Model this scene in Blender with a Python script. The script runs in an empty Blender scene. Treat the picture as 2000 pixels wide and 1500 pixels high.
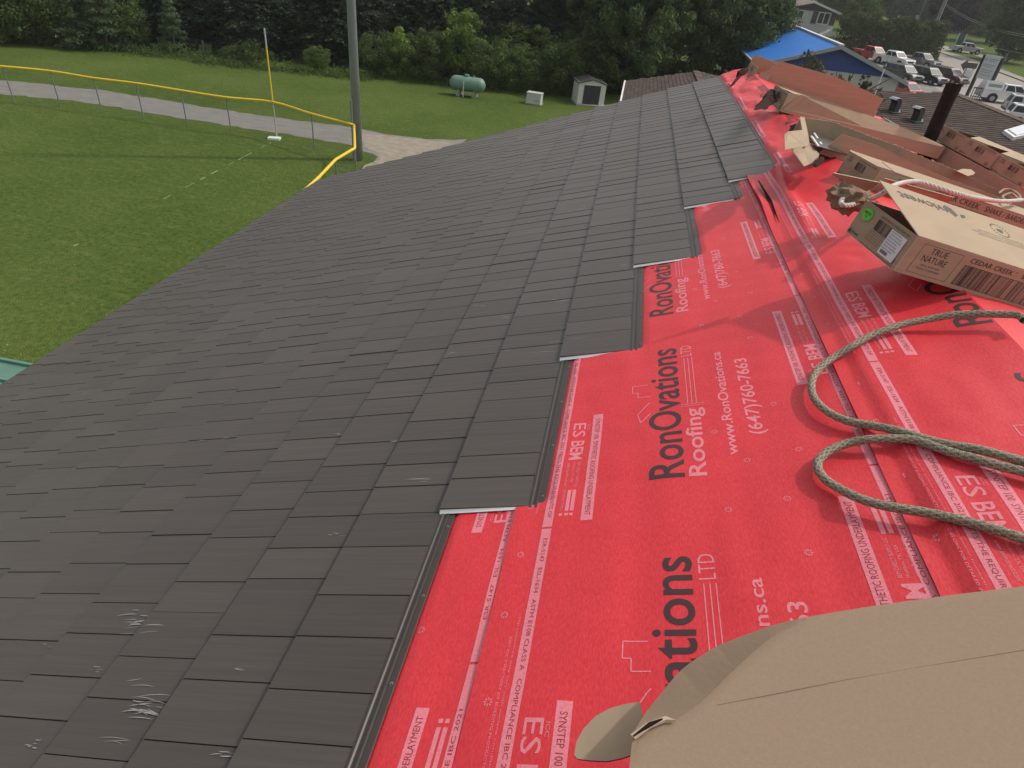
import bpy, bmesh, math, random
import numpy as np
from mathutils import Vector, Matrix, noise
random.seed(7)
S = bpy.context.scene
C = S.collection
PI = math.pi
# ------------------------------------------------------------------ camera
CZ = 8.5
F_, CX, CY = 1228.0, 1000.0, 750.0
def nz(v):
    v = np.array(v, float); return v/np.linalg.norm(v)
_d1 = nz([268, -816, F_]); _n = nz([-192, 1755, F_])
_Z = -nz(_n-np.dot(_n, _d1)*_d1); _Y = _d1; _X = np.cross(_Y, _Z)
RM = np.array([_X, _Y, _Z])
CAM = np.array([0, 0, CZ])
cam = bpy.data.cameras.new('camera'); cam_o = bpy.data.objects.new('camera', cam); C.objects.link(cam_o)
cam.sensor_width = 36; cam.sensor_fit = 'HORIZONTAL'; cam.lens = 36*F_/2000; cam.clip_start = .05; cam.clip_end = 2000
r_, u_, b_ = RM@np.array([1., 0, 0]), RM@np.array([0, -1., 0]), RM@np.array([0, 0, -1.])
cam_o.matrix_world = Matrix(((r_[0], u_[0], b_[0], 0), (r_[1], u_[1], b_[1], 0), (r_[2], u_[2], b_[2], CZ), (0, 0, 0, 1)))
S.camera = cam_o
S.render.resolution_x = 1024; S.render.resolution_y = 768
# ------------------------------------------------------------------ world, sun, exposure
SUN_EL, SUN_AZ = math.radians(50), math.radians(64)
w = bpy.data.worlds.new('World'); S.world = w; w.use_nodes = True
nt = w.node_tree; bg = nt.nodes['Background']
sk = nt.nodes.new('ShaderNodeTexSky'); sk.sky_type = 'NISHITA'; sk.sun_disc = False
sk.sun_elevation = SUN_EL; sk.sun_rotation = SUN_AZ; sk.dust_density = 3.0; sk.air_density = 1.0
hz_ = nt.nodes.new('ShaderNodeHueSaturation'); hz_.inputs['Saturation'].default_value = .35   # hazy white summer sky
wm_ = nt.nodes.new('ShaderNodeMixRGB'); wm_.blend_type = 'MULTIPLY'; wm_.inputs[0].default_value = 1; wm_.inputs[2].default_value = (1.0, .95, .88, 1)
nt.links.new(sk.outputs[0], hz_.inputs['Color']); nt.links.new(hz_.outputs[0], wm_.inputs[1]); nt.links.new(wm_.outputs[0], bg.inputs[0]); bg.inputs[1].default_value = 0.145
sl = bpy.data.lights.new('sun', 'SUN'); sl.energy = 1.5; sl.angle = math.radians(1.8); sl.color = (1, .95, .87)
so = bpy.data.objects.new('sun', sl); C.objects.link(so)
sd = Vector((math.sin(SUN_AZ)*math.cos(SUN_EL), math.cos(SUN_AZ)*math.cos(SUN_EL), math.sin(SUN_EL)))
so.rotation_euler = (-sd).to_track_quat('-Z', 'Y').to_euler(); so.location = (20, 20, 60)
vs = S.view_settings; vs.view_transform = 'Standard'; vs.look = 'None'; vs.gamma = 1; vs.use_curve_mapping = False
vs.exposure = 0.27
# ------------------------------------------------------------------ picture point -> point on a real plane
SL = math.radians(20.8); HH = 1.6
N1 = np.array([-math.sin(SL), 0, math.cos(SL)]); U1 = np.array([math.cos(SL), 0, math.sin(SL)])
SR = math.radians(12.0)
VR = 1.16                                   # ridge position up the slope
RIDGE = CAM + VR*U1 - HH*N1
N2 = np.array([math.sin(SR), 0, math.cos(SR)])
def ray(px, py): return RM@np.array([px-CX, py-CY, F_])
def on_z(px, py, z=0.0):
    r = ray(px, py); return CAM + r*((z-CZ)/r[2])
def on_y(px, py, y):
    r = ray(px, py); return CAM + r*(y/r[1])
def on_x(px, py, x):
    r = ray(px, py); return CAM + r*(x/r[0])
def on_roof(px, py, off=0.0):
    r = ray(px, py); return CAM + r*(-(HH-off)/np.dot(r, N1))
def on_back(px, py, off=0.0):
    q = RIDGE - CAM + N2*off; r = ray(px, py); return CAM + r*(np.dot(N2, q)/np.dot(N2, r))
def roof_vy(px, py, off=0.0):
    p = on_roof(px, py, off) - CAM; return float(p@U1), float(p[1])
def RV(v, y, h=0.0):
    p = CAM + v*U1 - (HH-h)*N1; p[1] += y; return p
# ------------------------------------------------------------------ object helpers
def tag(o, label=None, cat=None, group=None, kind=None):
    if label: o['label'] = label
    if cat: o['category'] = cat
    if group: o['group'] = group
    if kind: o['kind'] = kind
    return o
def empty(name, loc=(0, 0, 0), rz=0.0):
    o = bpy.data.objects.new(name, None); C.objects.link(o); o.location = loc; o.rotation_euler = (0, 0, rz)
    o.empty_display_size = .2
    return o
def link(name, me, parent=None):
    o = bpy.data.objects.new(name, me); C.objects.link(o)
    if parent is not None: o.parent = parent
    return o
def mesh(name, vs_, fs_, mats, parent=None, mi=None, smooth=False, uv=None):
    me = bpy.data.meshes.new(name); me.from_pydata([tuple(map(float, v)) for v in vs_], [], fs_)
    for m in (mats if isinstance(mats, (list, tuple)) else [mats]): me.materials.append(m)
    if mi is not None: me.polygons.foreach_set('material_index', mi)
    if smooth: me.polygons.foreach_set('use_smooth', [True]*len(me.polygons))
    if uv is not None:
        l = me.uv_layers.new(name='uv'); idx = [i for f in fs_ for i in f]
        l.data.foreach_set('uv', [c for i in idx for c in uv[i]])
    me.update()
    return link(name, me, parent)
class MB:
    def __init__(s): s.v = []; s.f = []; s.m = []
    def add(s, vs_, fs_, mi=0):
        k = len(s.v); s.v += [tuple(map(float, v)) for v in vs_]; s.f += [tuple(i+k for i in f) for f in fs_]; s.m += [mi]*len(fs_)
    def poly(s, pts, mi=0): s.add(pts, [tuple(range(len(pts)))], mi)
    def box(s, x0, x1, y0, y1, z0, z1, mi=0, M=None):
        vs_ = [(x, y, z) for z in (z0, z1) for y in (y0, y1) for x in (x0, x1)]
        if M is not None: vs_ = [tuple(M(p)) for p in vs_]
        s.add(vs_, [(0, 2, 3, 1), (4, 5, 7, 6), (0, 1, 5, 4), (2, 6, 7, 3), (0, 4, 6, 2), (1, 3, 7, 5)], mi)
    def tube(s, pts, r, n=8, mi=0, cap=True, r2=None):
        pts = [Vector(p) for p in pts]; k = len(pts); rings = []
        up = Vector((0, 0, 1))
        for i, p in enumerate(pts):
            t = (pts[min(i+1, k-1)]-pts[max(i-1, 0)]).normalized()
            a = t.cross(up)
            if a.length < .05: a = t.cross(Vector((1, 0, 0)))
            a.normalize(); b = t.cross(a)
            rr = r if r2 is None else r+(r2-r)*i/(k-1)
            rings.append([p+a*rr*math.cos(2*PI*j/n)+b*rr*math.sin(2*PI*j/n) for j in range(n)])
        vs_ = [v for R in rings for v in R]
        fs_ = [(i*n+j, i*n+(j+1) % n, (i+1)*n+(j+1) % n, (i+1)*n+j) for i in range(k-1) for j in range(n)]
        if cap: fs_ += [tuple(range(n))[::-1], tuple((k-1)*n+j for j in range(n))]
        s.add(vs_, fs_, mi)
    def slab(s, pts, nrm, t, mi=0):
        """flat polygon pts with real thickness t along nrm"""
        n = len(pts); nrm = np.array(nrm, float)
        top = [np.array(p, float)+nrm*t/2 for p in pts]; bot = [np.array(p, float)-nrm*t/2 for p in pts]
        s.add(top+bot, [tuple(range(n)), tuple(range(2*n-1, n-1, -1))]+[(i, n+i, n+(i+1) % n, (i+1) % n) for i in range(n)], mi)
    def build(s, name, mats, parent=None, smooth=False):
        return mesh(name, s.v, s.f, mats, parent, s.m, smooth)
def newell(pts):
    n = np.zeros(3); P = [np.array(p, float) for p in pts]
    for a, b in zip(P, P[1:]+P[:1]): n += np.cross(a, b)
    return nz(n)
# ------------------------------------------------------------------ materials
MATS = {}
def mat(name, col, rough=.7, metal=0., spec=.5, noise_=None, bump=None, col2=None, trans=0., coat=0., obj_rand=0.):
    """noise_=(scale(xyz or f), detail, lo, hi) mixes col->col2;  bump=(scale, strength, dist)"""
    if name in MATS: return MATS[name]
    m = bpy.data.materials.new(name); m.use_nodes = True; MATS[name] = m
    t = m.node_tree; b = t.nodes['Principled BSDF']
    b.inputs['Roughness'].default_value = rough; b.inputs['Metallic'].default_value = metal
    b.inputs['Specular IOR Level'].default_value = spec; b.inputs['Coat Weight'].default_value = coat
    b.inputs['Base Color'].default_value = (*col, 1)
    out = None
    if noise_ or bump: g = t.nodes.new('ShaderNodeNewGeometry')
    def nn(sc, det):
        mp = t.nodes.new('ShaderNodeMapping'); t.links.new(g.outputs['Position'], mp.inputs[0])
        mp.inputs['Scale'].default_value = sc if isinstance(sc, (tuple, list)) else (sc, sc, sc)
        n = t.nodes.new('ShaderNodeTexNoise'); n.inputs['Scale'].default_value = 1; n.inputs['Detail'].default_value = det
        t.links.new(mp.outputs[0], n.inputs[0]); return n
    if noise_:
        n = nn(noise_[0], noise_[1]); cr = t.nodes.new('ShaderNodeValToRGB')
        cr.color_ramp.elements[0].position = noise_[2]; cr.color_ramp.elements[1].position = noise_[3]
        cr.color_ramp.elements[0].color = (*col, 1); cr.color_ramp.elements[1].color = (*col2, 1)
        t.links.new(n.outputs[0], cr.inputs[0]); out = cr.outputs[0]
    if obj_rand:
        oi = t.nodes.new('ShaderNodeObjectInfo'); hs = t.nodes.new('ShaderNodeHueSaturation')
        mr = t.nodes.new('ShaderNodeMapRange'); mr.inputs[3].default_value = 1-obj_rand; mr.inputs[4].default_value = 1+obj_rand
        t.links.new(oi.outputs['Random'], mr.inputs[0]); t.links.new(mr.outputs[0], hs.inputs['Value'])
        if out: t.links.new(out, hs.inputs['Color'])
        else: hs.inputs['Color'].default_value = (*col, 1)
        out = hs.outputs[0]
    if out: t.links.new(out, b.inputs['Base Color'])
    if bump:
        n2 = nn(bump[0], 3); bp = t.nodes.new('ShaderNodeBump'); bp.inputs['Strength'].default_value = bump[1]; bp.inputs['Distance'].default_value = bump[2]
        t.links.new(n2.outputs[0], bp.inputs['Height']); t.links.new(bp.outputs[0], b.inputs['Normal'])
    if trans:
        tr = t.nodes.new('ShaderNodeBsdfTranslucent'); mx = t.nodes.new('ShaderNodeMixShader'); mx.inputs[0].default_value = trans
        if out: t.links.new(out, tr.inputs[0])
        else: tr.inputs[0].default_value = (*col, 1)
        t.links.new(b.outputs[0], mx.inputs[1]); t.links.new(tr.outputs[0], mx.inputs[2])
        t.links.new(mx.outputs[0], t.nodes['Material Output'].inputs[0])
    return m
M_metal = mat('brown_painted_steel', (.069, .059, .053), .40, spec=.45, noise_=((1.5, 40, 1.5), 6, .25, .8), col2=(.086, .074, .066), bump=((3, 70, 3), .5, .003), obj_rand=.10)
M_metal2 = mat('brown_painted_steel_b', (.074, .064, .058), .43, spec=.42, noise_=((1.5, 40, 1.5), 6, .25, .8), col2=(.091, .079, .071), bump=((3, 70, 3), .5, .003))
M_metal3 = mat('brown_painted_steel_c', (.064, .055, .049), .38, spec=.45, noise_=((1.5, 40, 1.5), 6, .25, .8), col2=(.080, .069, .061), bump=((3, 70, 3), .5, .003))
M_metaledge = mat('brown_steel_trim', (.056, .047, .042), .38, spec=.5)
M_bare = mat('pale_cut_steel', (.72, .76, .78), .45)
M_screw = mat('galvanised_screw', (.25, .26, .26), .35, metal=.8)
M_red = mat('red_underlayment', (.63, .034, .046), .46, spec=.36, noise_=((190, 70, 190), 8, .36, .66), col2=(.74, .052, .067), bump=((170, 45, 170), .40, .002))
M_pink = mat('pink_print', (.80, .26, .32), .5, noise_=((150, 150, 150), 2, .35, .7), col2=(.74, .18, .23))
M_black = mat('black_print', (.055, .025, .03), .5)
M_dred = mat('dark_red_print', (.33, .03, .045), .5)
M_card = mat('cardboard', (.40, .305, .215), .82, spec=.2, noise_=((3, 5, 30), 5, .3, .75), col2=(.455, .35, .25), bump=((14, 14, 14), .25, .004))
M_cardin = mat('cardboard_inner', (.36, .275, .195), .85, spec=.2, noise_=((20, 4, 20), 4, .3, .75), col2=(.41, .32, .225))
M_cardedge = mat('cardboard_cut_edge', (.60, .50, .38), .85, spec=.2)
M_ink = mat('box_ink', (.065, .05, .05), .7)
M_white = mat('white_paint', (.74, .75, .74), .5)
M_label = mat('white_label', (.72, .74, .78), .5)
M_green = mat('green_sticker', (.12, .62, .05), .5)
M_pipe = mat('black_vent_pipe', (.014, .012, .012), .75, spec=.2, noise_=((8, 8, 40), 4, .4, .7), col2=(.022, .018, .017))
M_kraft = mat('torn_dark_wrap', (.020, .010, .010), .85, spec=.1, noise_=(30, 4, .3, .7), col2=(.045, .020, .018))
M_deck = mat('roof_deck_boards', (.35, .26, .17), .8)
def grass_mat(name, a, b, c, trans=False):
    m = bpy.data.materials.new(name); m.use_nodes = True; t = m.node_tree; p = t.nodes['Principled BSDF']
    p.inputs['Roughness'].default_value = .9; p.inputs['Specular IOR Level'].default_value = .1
    g = t.nodes.new('ShaderNodeNewGeometry')
    def nn(s, d, sc=None):
        n = t.nodes.new('ShaderNodeTexNoise'); n.inputs['Scale'].default_value = s; n.inputs['Detail'].default_value = d
        if sc:
            mp = t.nodes.new('ShaderNodeMapping'); mp.inputs['Scale'].default_value = sc; mp.inputs['Rotation'].default_value = (0, 0, .35)
            t.links.new(g.outputs['Position'], mp.inputs[0]); t.links.new(mp.outputs[0], n.inputs[0])
        else: t.links.new(g.outputs['Position'], n.inputs[0])
        return n
    n1 = nn(.16, 5); n2 = nn(7, 8); n3 = nn(1.4, 6, (1, 2.6, 1)); n4 = nn(26, 3)
    r1 = t.nodes.new('ShaderNodeValToRGB'); r1.color_ramp.elements[0].position = .35; r1.color_ramp.elements[1].position = .68
    r1.color_ramp.elements[0].color = (*a, 1); r1.color_ramp.elements[1].color = (*b, 1)
    t.links.new(n1.outputs[0], r1.inputs[0])
    mx = t.nodes.new('ShaderNodeMixRGB'); mx.inputs[2].default_value = (*c, 1)
    r2 = t.nodes.new('ShaderNodeValToRGB'); r2.color_ramp.elements[0].position = .5; r2.color_ramp.elements[1].position = .75
    r2.color_ramp.elements[1].color = (.75, .75, .75, 1)
    t.links.new(n3.outputs[0], r2.inputs[0]); t.links.new(r2.outputs[0], mx.inputs[0]); t.links.new(r1.outputs[0], mx.inputs[1])
    hs = t.nodes.new('ShaderNodeHueSaturation'); mr = t.nodes.new('ShaderNodeMapRange')
    mr.inputs[1].default_value = .25; mr.inputs[2].default_value = .75; mr.inputs[3].default_value = .68; mr.inputs[4].default_value = 1.42
    t.links.new(n2.outputs[0], mr.inputs[0]); t.links.new(mr.outputs[0], hs.inputs['Value']); t.links.new(mx.outputs[0], hs.inputs['Color'])
    vo = t.nodes.new('ShaderNodeTexNoise'); vo.inputs['Scale'].default_value = 9; vo.inputs['Detail'].default_value = 2
    t.links.new(g.outputs['Position'], vo.inputs[0])
    r3 = t.nodes.new('ShaderNodeValToRGB'); r3.color_ramp.elements[0].position = .70; r3.color_ramp.elements[1].position = .76
    t.links.new(vo.outputs[0], r3.inputs[0])
    mx2 = t.nodes.new('ShaderNodeMixRGB'); mx2.inputs[2].default_value = (.30, .34, .14, 1)
    t.links.new(r3.outputs[0], mx2.inputs[0]); t.links.new(hs.outputs[0], mx2.inputs[1])
    t.links.new(mx2.outputs[0], p.inputs['Base Color'])
    bp = t.nodes.new('ShaderNodeBump'); bp.inputs['Strength'].default_value = .9; bp.inputs['Distance'].default_value = .08
    t.links.new(n4.outputs[0], bp.inputs['Height']); t.links.new(bp.outputs[0], p.inputs['Normal'])
    return m
M_grass = grass_mat('mown_grass', (.066, .108, .020), (.098, .142, .032), (.135, .160, .046))
M_gravel = mat('gravel', (.19, .187, .18), .95, spec=.1, noise_=((1.2, 3, 1), 8, .3, .75), col2=(.26, .25, .23), bump=(18, .5, .03))
M_dirt = mat('pale_dirt', (.25, .22, .175), .95, spec=.1, noise_=(2.5, 8, .3, .7), col2=(.33, .30, .25), bump=(18, .4, .02))
M_asph = mat('pale_asphalt', (.29, .27, .24), .9, spec=.2, noise_=(.5, 8, .3, .7), col2=(.34, .315, .28), bump=(20, .2, .01))
M_lot = mat('parking_asphalt', (.20, .19, .18), .9, spec=.2, noise_=(.7, 8, .3, .7), col2=(.27, .25, .23), bump=(20, .2, .01))
M_shin = mat('brown_asphalt_shingle', (.085, .064, .054), .9, spec=.15, noise_=((9, 9, 9), 6, .3, .75), col2=(.155, .115, .098), obj_rand=.16, bump=(60, .3, .004))
# ================================================================== GROUND
gs = 500
N = 60
ground = mesh('ground', [(-gs, -200, 0), (gs, -200, 0), (gs, 900, 0), (-gs, 900, 0)], [(0, 1, 2, 3)], M_grass)
tag(ground, 'mown green grass of the ball field and the lawns around it', kind='structure')
def sheet(name, pxs, m, z, label, zz=0.0, jag=0.0):
    P = [on_z(x, y, zz) for x, y in pxs]
    if jag:
        Q = []
        for a, b in zip(P, P[1:]+P[:1]):
            n = max(1, int(np.linalg.norm(b-a)/.5)) if np.linalg.norm(b-a) < 80 else 1
            for i in range(n):
                q = a+(b-a)*i/n; k = noise.noise(Vector(q)*1.3)*jag*2; Q.append(q+np.array([k, k*1.3, 0]))
        P = Q
    o = mesh(name, [(p[0], p[1], z) for p in P], [tuple(range(len(P)))], m); tag(o, label, kind='structure'); return o
sheet('gravel_track', [(-500, 120), (0, 156), (105, 166), (210, 178), (350, 200), (525, 228), (682, 247), (750, 262), (800, 268), (880, 274), (910, 272), (900, 300), (800, 330), (745, 345), (708, 331), (735, 313), (725, 300), (682, 283), (560, 262), (437, 245), (315, 224), (140, 196), (0, 184), (-500, 150)], M_gravel, .004, 'grey gravel track curving behind the outfield fence', jag=.12)
sheet('dirt_patch', [(705, 262), (745, 264), (800, 270), (872, 278), (890, 282), (880, 300), (800, 330), (738, 350), (700, 338), (716, 322), (742, 312), (735, 298), (712, 286)], M_dirt, .008, 'pale trodden dirt where the track meets the building', jag=.12)
sheet('road', [(1790, 76), (1822, 84), (1900, 113), (2000, 152), (2300, 280), (2300, 420), (1980, 235), (1880, 196), (1836, 178), (1795, 148), (1805, 110), (1788, 92)], M_asph, .010, 'pale worn asphalt road passing the car park')
sheet('side_road', [(1655, 50), (1680, 52), (1710, 60), (1730, 68), (1731, 78), (1720, 92), (1650, 75)], M_asph, .008, 'pale side road behind the hedge')
sheet('parking_lot', [(1600, 112), (1740, 112), (1800, 108), (1812, 125), (1830, 140), (1880, 170), (1900, 200), (2000, 245), (2300, 420), (1900, 420), (1600, 200)], M_lot, .006, 'grey asphalt car park beside the blue roofed building')
sheet('grass_island', [(1842, 99), (1862, 97), (1900, 106), (1935, 119), (1935, 128), (1890, 112)], M_grass, .020, 'small grass island with the green sign')
sheet('far_road', [(1815, 88), (1850, 90), (1860, 96), (1905, 102), (1935, 112), (1935, 121), (1900, 108), (1862, 99), (1842, 101)], M_asph, .014, 'road apron behind the grass island')
k_ = MB()
for a, b in (((1829, 101), (1880, 118)), ((1952, 142), (2000, 160)), ((2000, 160), (2080, 192))):
    p, q = on_z(*a), on_z(*b); d = nz(q-p); s_ = np.array([-d[1], d[0], 0])
    k_.add([p+s_*.15, p-s_*.15, q-s_*.15, q+s_*.15]+[x+np.array([0, 0, .14]) for x in (p+s_*.15, p-s_*.15, q-s_*.15, q+s_*.15)], [(4, 5, 6, 7), (0, 1, 5, 4), (1, 2, 6, 5), (2, 3, 7, 6), (3, 0, 4, 7)])
tag(k_.build('kerb', mat('kerb_concrete', (.22, .21, .2), .9)), 'low grey kerb along the far side of the road', kind='structure')
# faint foul line, in broken dashes
fl = MB(); A = on_z(530, 278); B = on_z(30, 541)
d = nz(B-A); s_ = np.array([-d[1], d[0], 0]); Ln = np.linalg.norm(B-A); x = 0; random.seed(3)
while x < Ln:
    g = random.uniform(.15, .7); wdt = random.uniform(.015, .04)
    if random.random() < (.85 if x < Ln*.45 else .5): fl.poly([A+d*x+s_*wdt+(0, 0, .004), A+d*x-s_*wdt+(0, 0, .004), A+d*(x+g)-s_*wdt+(0, 0, .004), A+d*(x+g)+s_*wdt+(0, 0, .004)])
    x += g+random.uniform(.05, .45)
tag(fl.build('foul_line', mat('faded_chalk', (.20, .26, .13), .9)), 'faded chalk foul line running from the base towards the roof eave', kind='structure')

# ================================================================== CLUB BUILDING (the roof we stand on)
club = empty('club_building', (RIDGE[0], 5, 0)); CL = np.array([RIDGE[0], 5, 0])
tag(club, 'building underfoot, roof half covered in dark metal shingles over red underlayment', 'building')
def cm(name, vs_, fs_, m, parent=club, **k):
    """mesh in world coordinates put under the club building"""
    off = CL
    return mesh(name, [np.array(v)-off for v in vs_], fs_, m, parent, **k)
Y0, Y1 = -1.2, 10.42
VE = -5.93
# deck (solid)
dk = MB()
a0, a1 = RV(VE, 0, -.03), RV(VR, 0, -.03)
t2 = math.tan(SR)
XB = 5.2
def back_z(x): return RIDGE[2]-(x-RIDGE[0])*t2
pr = [(a0[0], a0[2]), (a1[0], a1[2]), (XB, back_z(XB)-.03), (XB, back_z(XB)-.15), (a1[0], a1[2]-.15), (a0[0], a0[2]-.15)]
vs_ = [(x, Y0, z) for x, z in pr]+[(x, Y1-.03, z) for x, z in pr]
n = len(pr)
dkv = [np.array(v)-CL for v in vs_]
mesh('roof_deck', dkv, [(0, 1, 4, 5), (1, 2, 3, 4), (6, 11, 10, 7), (7, 10, 9, 8)]+[(i, i+n, (i+1) % n+n, (i+1) % n) for i in range(n)], M_deck, club)
wl = MB(); M_brick = mat('buff_block_wall', (.33, .28, .22), .9, noise_=(3, 5, .3, .7), col2=(.38, .33, .27))
xa, xb = a0[0]+.45, XB-.3
for nm, q in (('wall', [(xa, Y0+.2), (xa, Y1-.3)]), ('wall', [(xb, Y0+.2), (xb, Y1-.3)])):
    (x0, y0), (x1, y1) = q; zt = (a0[2]+.1 if x0 == xa else back_z(XB)-.12)
    b = MB(); b.box(x0-.1-CL[0], x0+.1-CL[0], y0-CL[1], y1-CL[1], 0, zt); b.build('wall', M_brick, club)
for yy in (Y0+.3, Y1-.4):
    b = MB(); prf = [(xa+.11, 0), (xb-.11, 0), (xb-.11, back_z(XB)-.2), (RIDGE[0], RIDGE[2]-.25), (xa+.11, a0[2]-.12)]
    v1 = [(x-CL[0], yy-.1-CL[1], z) for x, z in prf]; v2 = [(x-CL[0], yy+.1-CL[1], z) for x, z in prf]
    b.add(v1+v2, [(0, 1, 2, 3, 4), (9, 8, 7, 6, 5)]+[(i, i+5, (i+1) % 5+5, (i+1) % 5) for i in range(5)]); b.build('wall', M_brick, club)
b = MB(); b.box(a0[0]-.04-CL[0], a0[0]-.015-CL[0], Y0-CL[1], Y1-.05-CL[1], a0[2]-.17, a0[2]-.01); b.build('fascia_board', M_metaledge, club)

# -------- underlayment: rolls laid along the roof, each one a sheet with its own prints
PITCH = 1.27; V1 = -.75
ROLL_OFF = {0: .003, 1: .008, 2: .014}
def sstep(x): x = max(0., min(1., x)); return x*x*(3-2*x)
def nz3(x, y, z=0.): return noise.noise(Vector((x, y, z)))
def hgt(v, y, roll):
    um = under_metal(v, y)
    if um > 0: return hgt0(v, y, roll)*(1-um)-.004*um-ROLL_OFF[roll]*um
    return hgt0(v, y, roll)
def hgt0(v, y, roll):
    h = .0085*nz3(v*3.0, y*1.6, roll*7)+.0032*nz3(v*9+3, y*3.2, roll)+.0035*nz3(v*2.5-y*3.0, y*1.1+v, 12.)
    # fine draw creases running down the slope
    h += .0022*nz3(v*2+y*2.2, y*9, 5.)*sstep((y-.3)/1.)+.0018*nz3(v*12, y*1.5, 6.)
    if roll == 1:
        if y > 1.8: h += .004*nz3(v*1.2, y*7, 9)*sstep((-.2-v)/.3)
        h += .004*(1-sstep(abs(v-.02-.05*math.sin(y*2))/.10))*nz3(y*1.4, 3., 1.)
    if roll == 2:
        t = sstep((v-.575-.012*nz3(y*1.7, 0., 2.))/.03)*(1-sstep((v-.70)/.30))
        h += (.020+.006*nz3(y*1.3, 7.))*t*sstep((5.2-y)/1.2)
        h += .010*nz3(v*4.0, y*2.0, 3.)+.006*abs(nz3(v*7, y*5, 1.))
        # lifted lower edge
        e = sstep((.62-v)/.10)
        h += e*(.006+.010*max(0, nz3(y*1.3, 11.))+.05*math.exp(-((y-4.55)/.35)**2))
        # bumps where the sheet is rucked up on the far part
        far = sstep((y-4.3)/1.5)
        h += far*(.040*abs(nz3(v*3.2+1, y*1.5+2, 4.))+.03*nz3(v*5+y*1.5, y*1.1, 6.)+.014*abs(nz3(v*9-y*2, y*4, 16.)))
        h += (.065*sstep((y-3.4)/1.6)*sstep((5.42-y)/.22))*math.exp(-((v-(.655+.030*(y-2.75))-.012*math.sin(y*5))/(.040+.01*math.sin(y*3)))**2)
        h *= .25+.75*sstep((VR-v)/.12)
    return h
_hc = {}
def hnode(i, j, roll):
    k = (i, j, roll)
    if k not in _hc: _hc[k] = hgt(i*.02, j*.02, roll)
    return _hc[k]
def hs(v, y, roll):
    a, b = v/.02, y/.02; i, j = math.floor(a+1e-6), math.floor(b+1e-6); a -= i; b -= j
    return (hnode(i, j, roll)*(1-a)+hnode(i+1, j, roll)*a)*(1-b)+(hnode(i, j+1, roll)*(1-a)+hnode(i+1, j+1, roll)*a)*b
def under_metal(v, y):
    k = int((.745-v)/.36)
    if v > .80 or v < -1.6: return 0.
    if v > .745: return sstep((.80-v)/.05)*sstep((y-5.25)/.05)
    e = [5.28, 4.85, 3.89, 2.82, 1.73, .62, -.5][k]
    u = sstep((y-e+.01)/.05)
    if v > .745-.36*k-.36+.30 and k < 6: pass
    # flange of the course below
    kk = k+1
    if kk < 7 and v < .745-.36*kk+.07:
        e2 = [5.28, 4.85, 3.89, 2.82, 1.73, .62, -.5][kk]; u = max(u, sstep((.745-.36*kk+.075-v)/.015)*sstep((y-e2)/.05))
    return u
def sheet_roll(roll, va, vb, ya, yb, st=.02, off=0.0):
    nv = int(round((vb-va)/st))+1; ny = int(round((yb-ya)/st))+1
    vs_ = []
    for j in range(ny):
        y = ya+(yb-ya)*j/(ny-1)
        for i in range(nv):
            v = va+(vb-va)*i/(nv-1)
            vs_.append(RV(v, y, (off if roll else off)+hs(v, y, roll))-CL)
    fs_ = [(j*nv+i, j*nv+i+1, (j+1)*nv+i+1, (j+1)*nv+i) for j in range(ny-1) for i in range(nv-1)]
    return mesh('underlayment', vs_, fs_, M_red, club, smooth=True)
ROLL_OFF = {0: .003, 1: .008, 2: .014}
roll0 = sheet_roll(0, -2.02, -.70, -.2, 2.4, off=ROLL_OFF[0])
roll1 = sheet_roll(1, -.75, .56, -.2, Y1+.03, off=ROLL_OFF[1])
roll2 = sheet_roll(2, .515, VR+.005, -.2, Y1+.03, off=ROLL_OFF[2])
rollb_v, rollb_f = [], []
# the part of the sheet folded over the ridge, down the back slope
yl = np.arange(-1.2, 10.9, .06); xl = np.arange(RIDGE[0]-.004, XB+.001, .06)
idx = {}
for j, y in enumerate(yl):
    for i, x in enumerate(xl):
        lim = Y1+.03+(.30*sstep((x-2.6)/1.2)) - max(0, (x-3.79))*1.75
        if y <= max(lim, 9.4):
            h = .006+.012*nz3(x*2.2, y*1.8, 8.)*sstep((x-RIDGE[0])/.2)+.008*abs(nz3(x*5, y*4, 2.))*sstep((x-RIDGE[0])/.2)
            idx[(i, j)] = len(rollb_v); rollb_v.append(np.array([x, y, back_z(x)+h])-CL)
for (i, j) in idx:
    if (i+1, j+1) in idx and (i+1, j) in idx and (i, j+1) in idx: rollb_f.append((idx[(i, j)], idx[(i+1, j)], idx[(i+1, j+1)], idx[(i, j+1)]))
mesh('underlayment', rollb_v, rollb_f, M_red, club, smooth=True)
# main flat sheet under the shingles
mesh('underlayment', [RV(VE, -1, -.004)-CL, RV(-.7, -1, -.004)-CL, RV(-.7, Y1+.02, -.004)-CL, RV(VE, Y1+.02, -.004)-CL], [(0, 1, 2, 3)], M_red, club)
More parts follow.
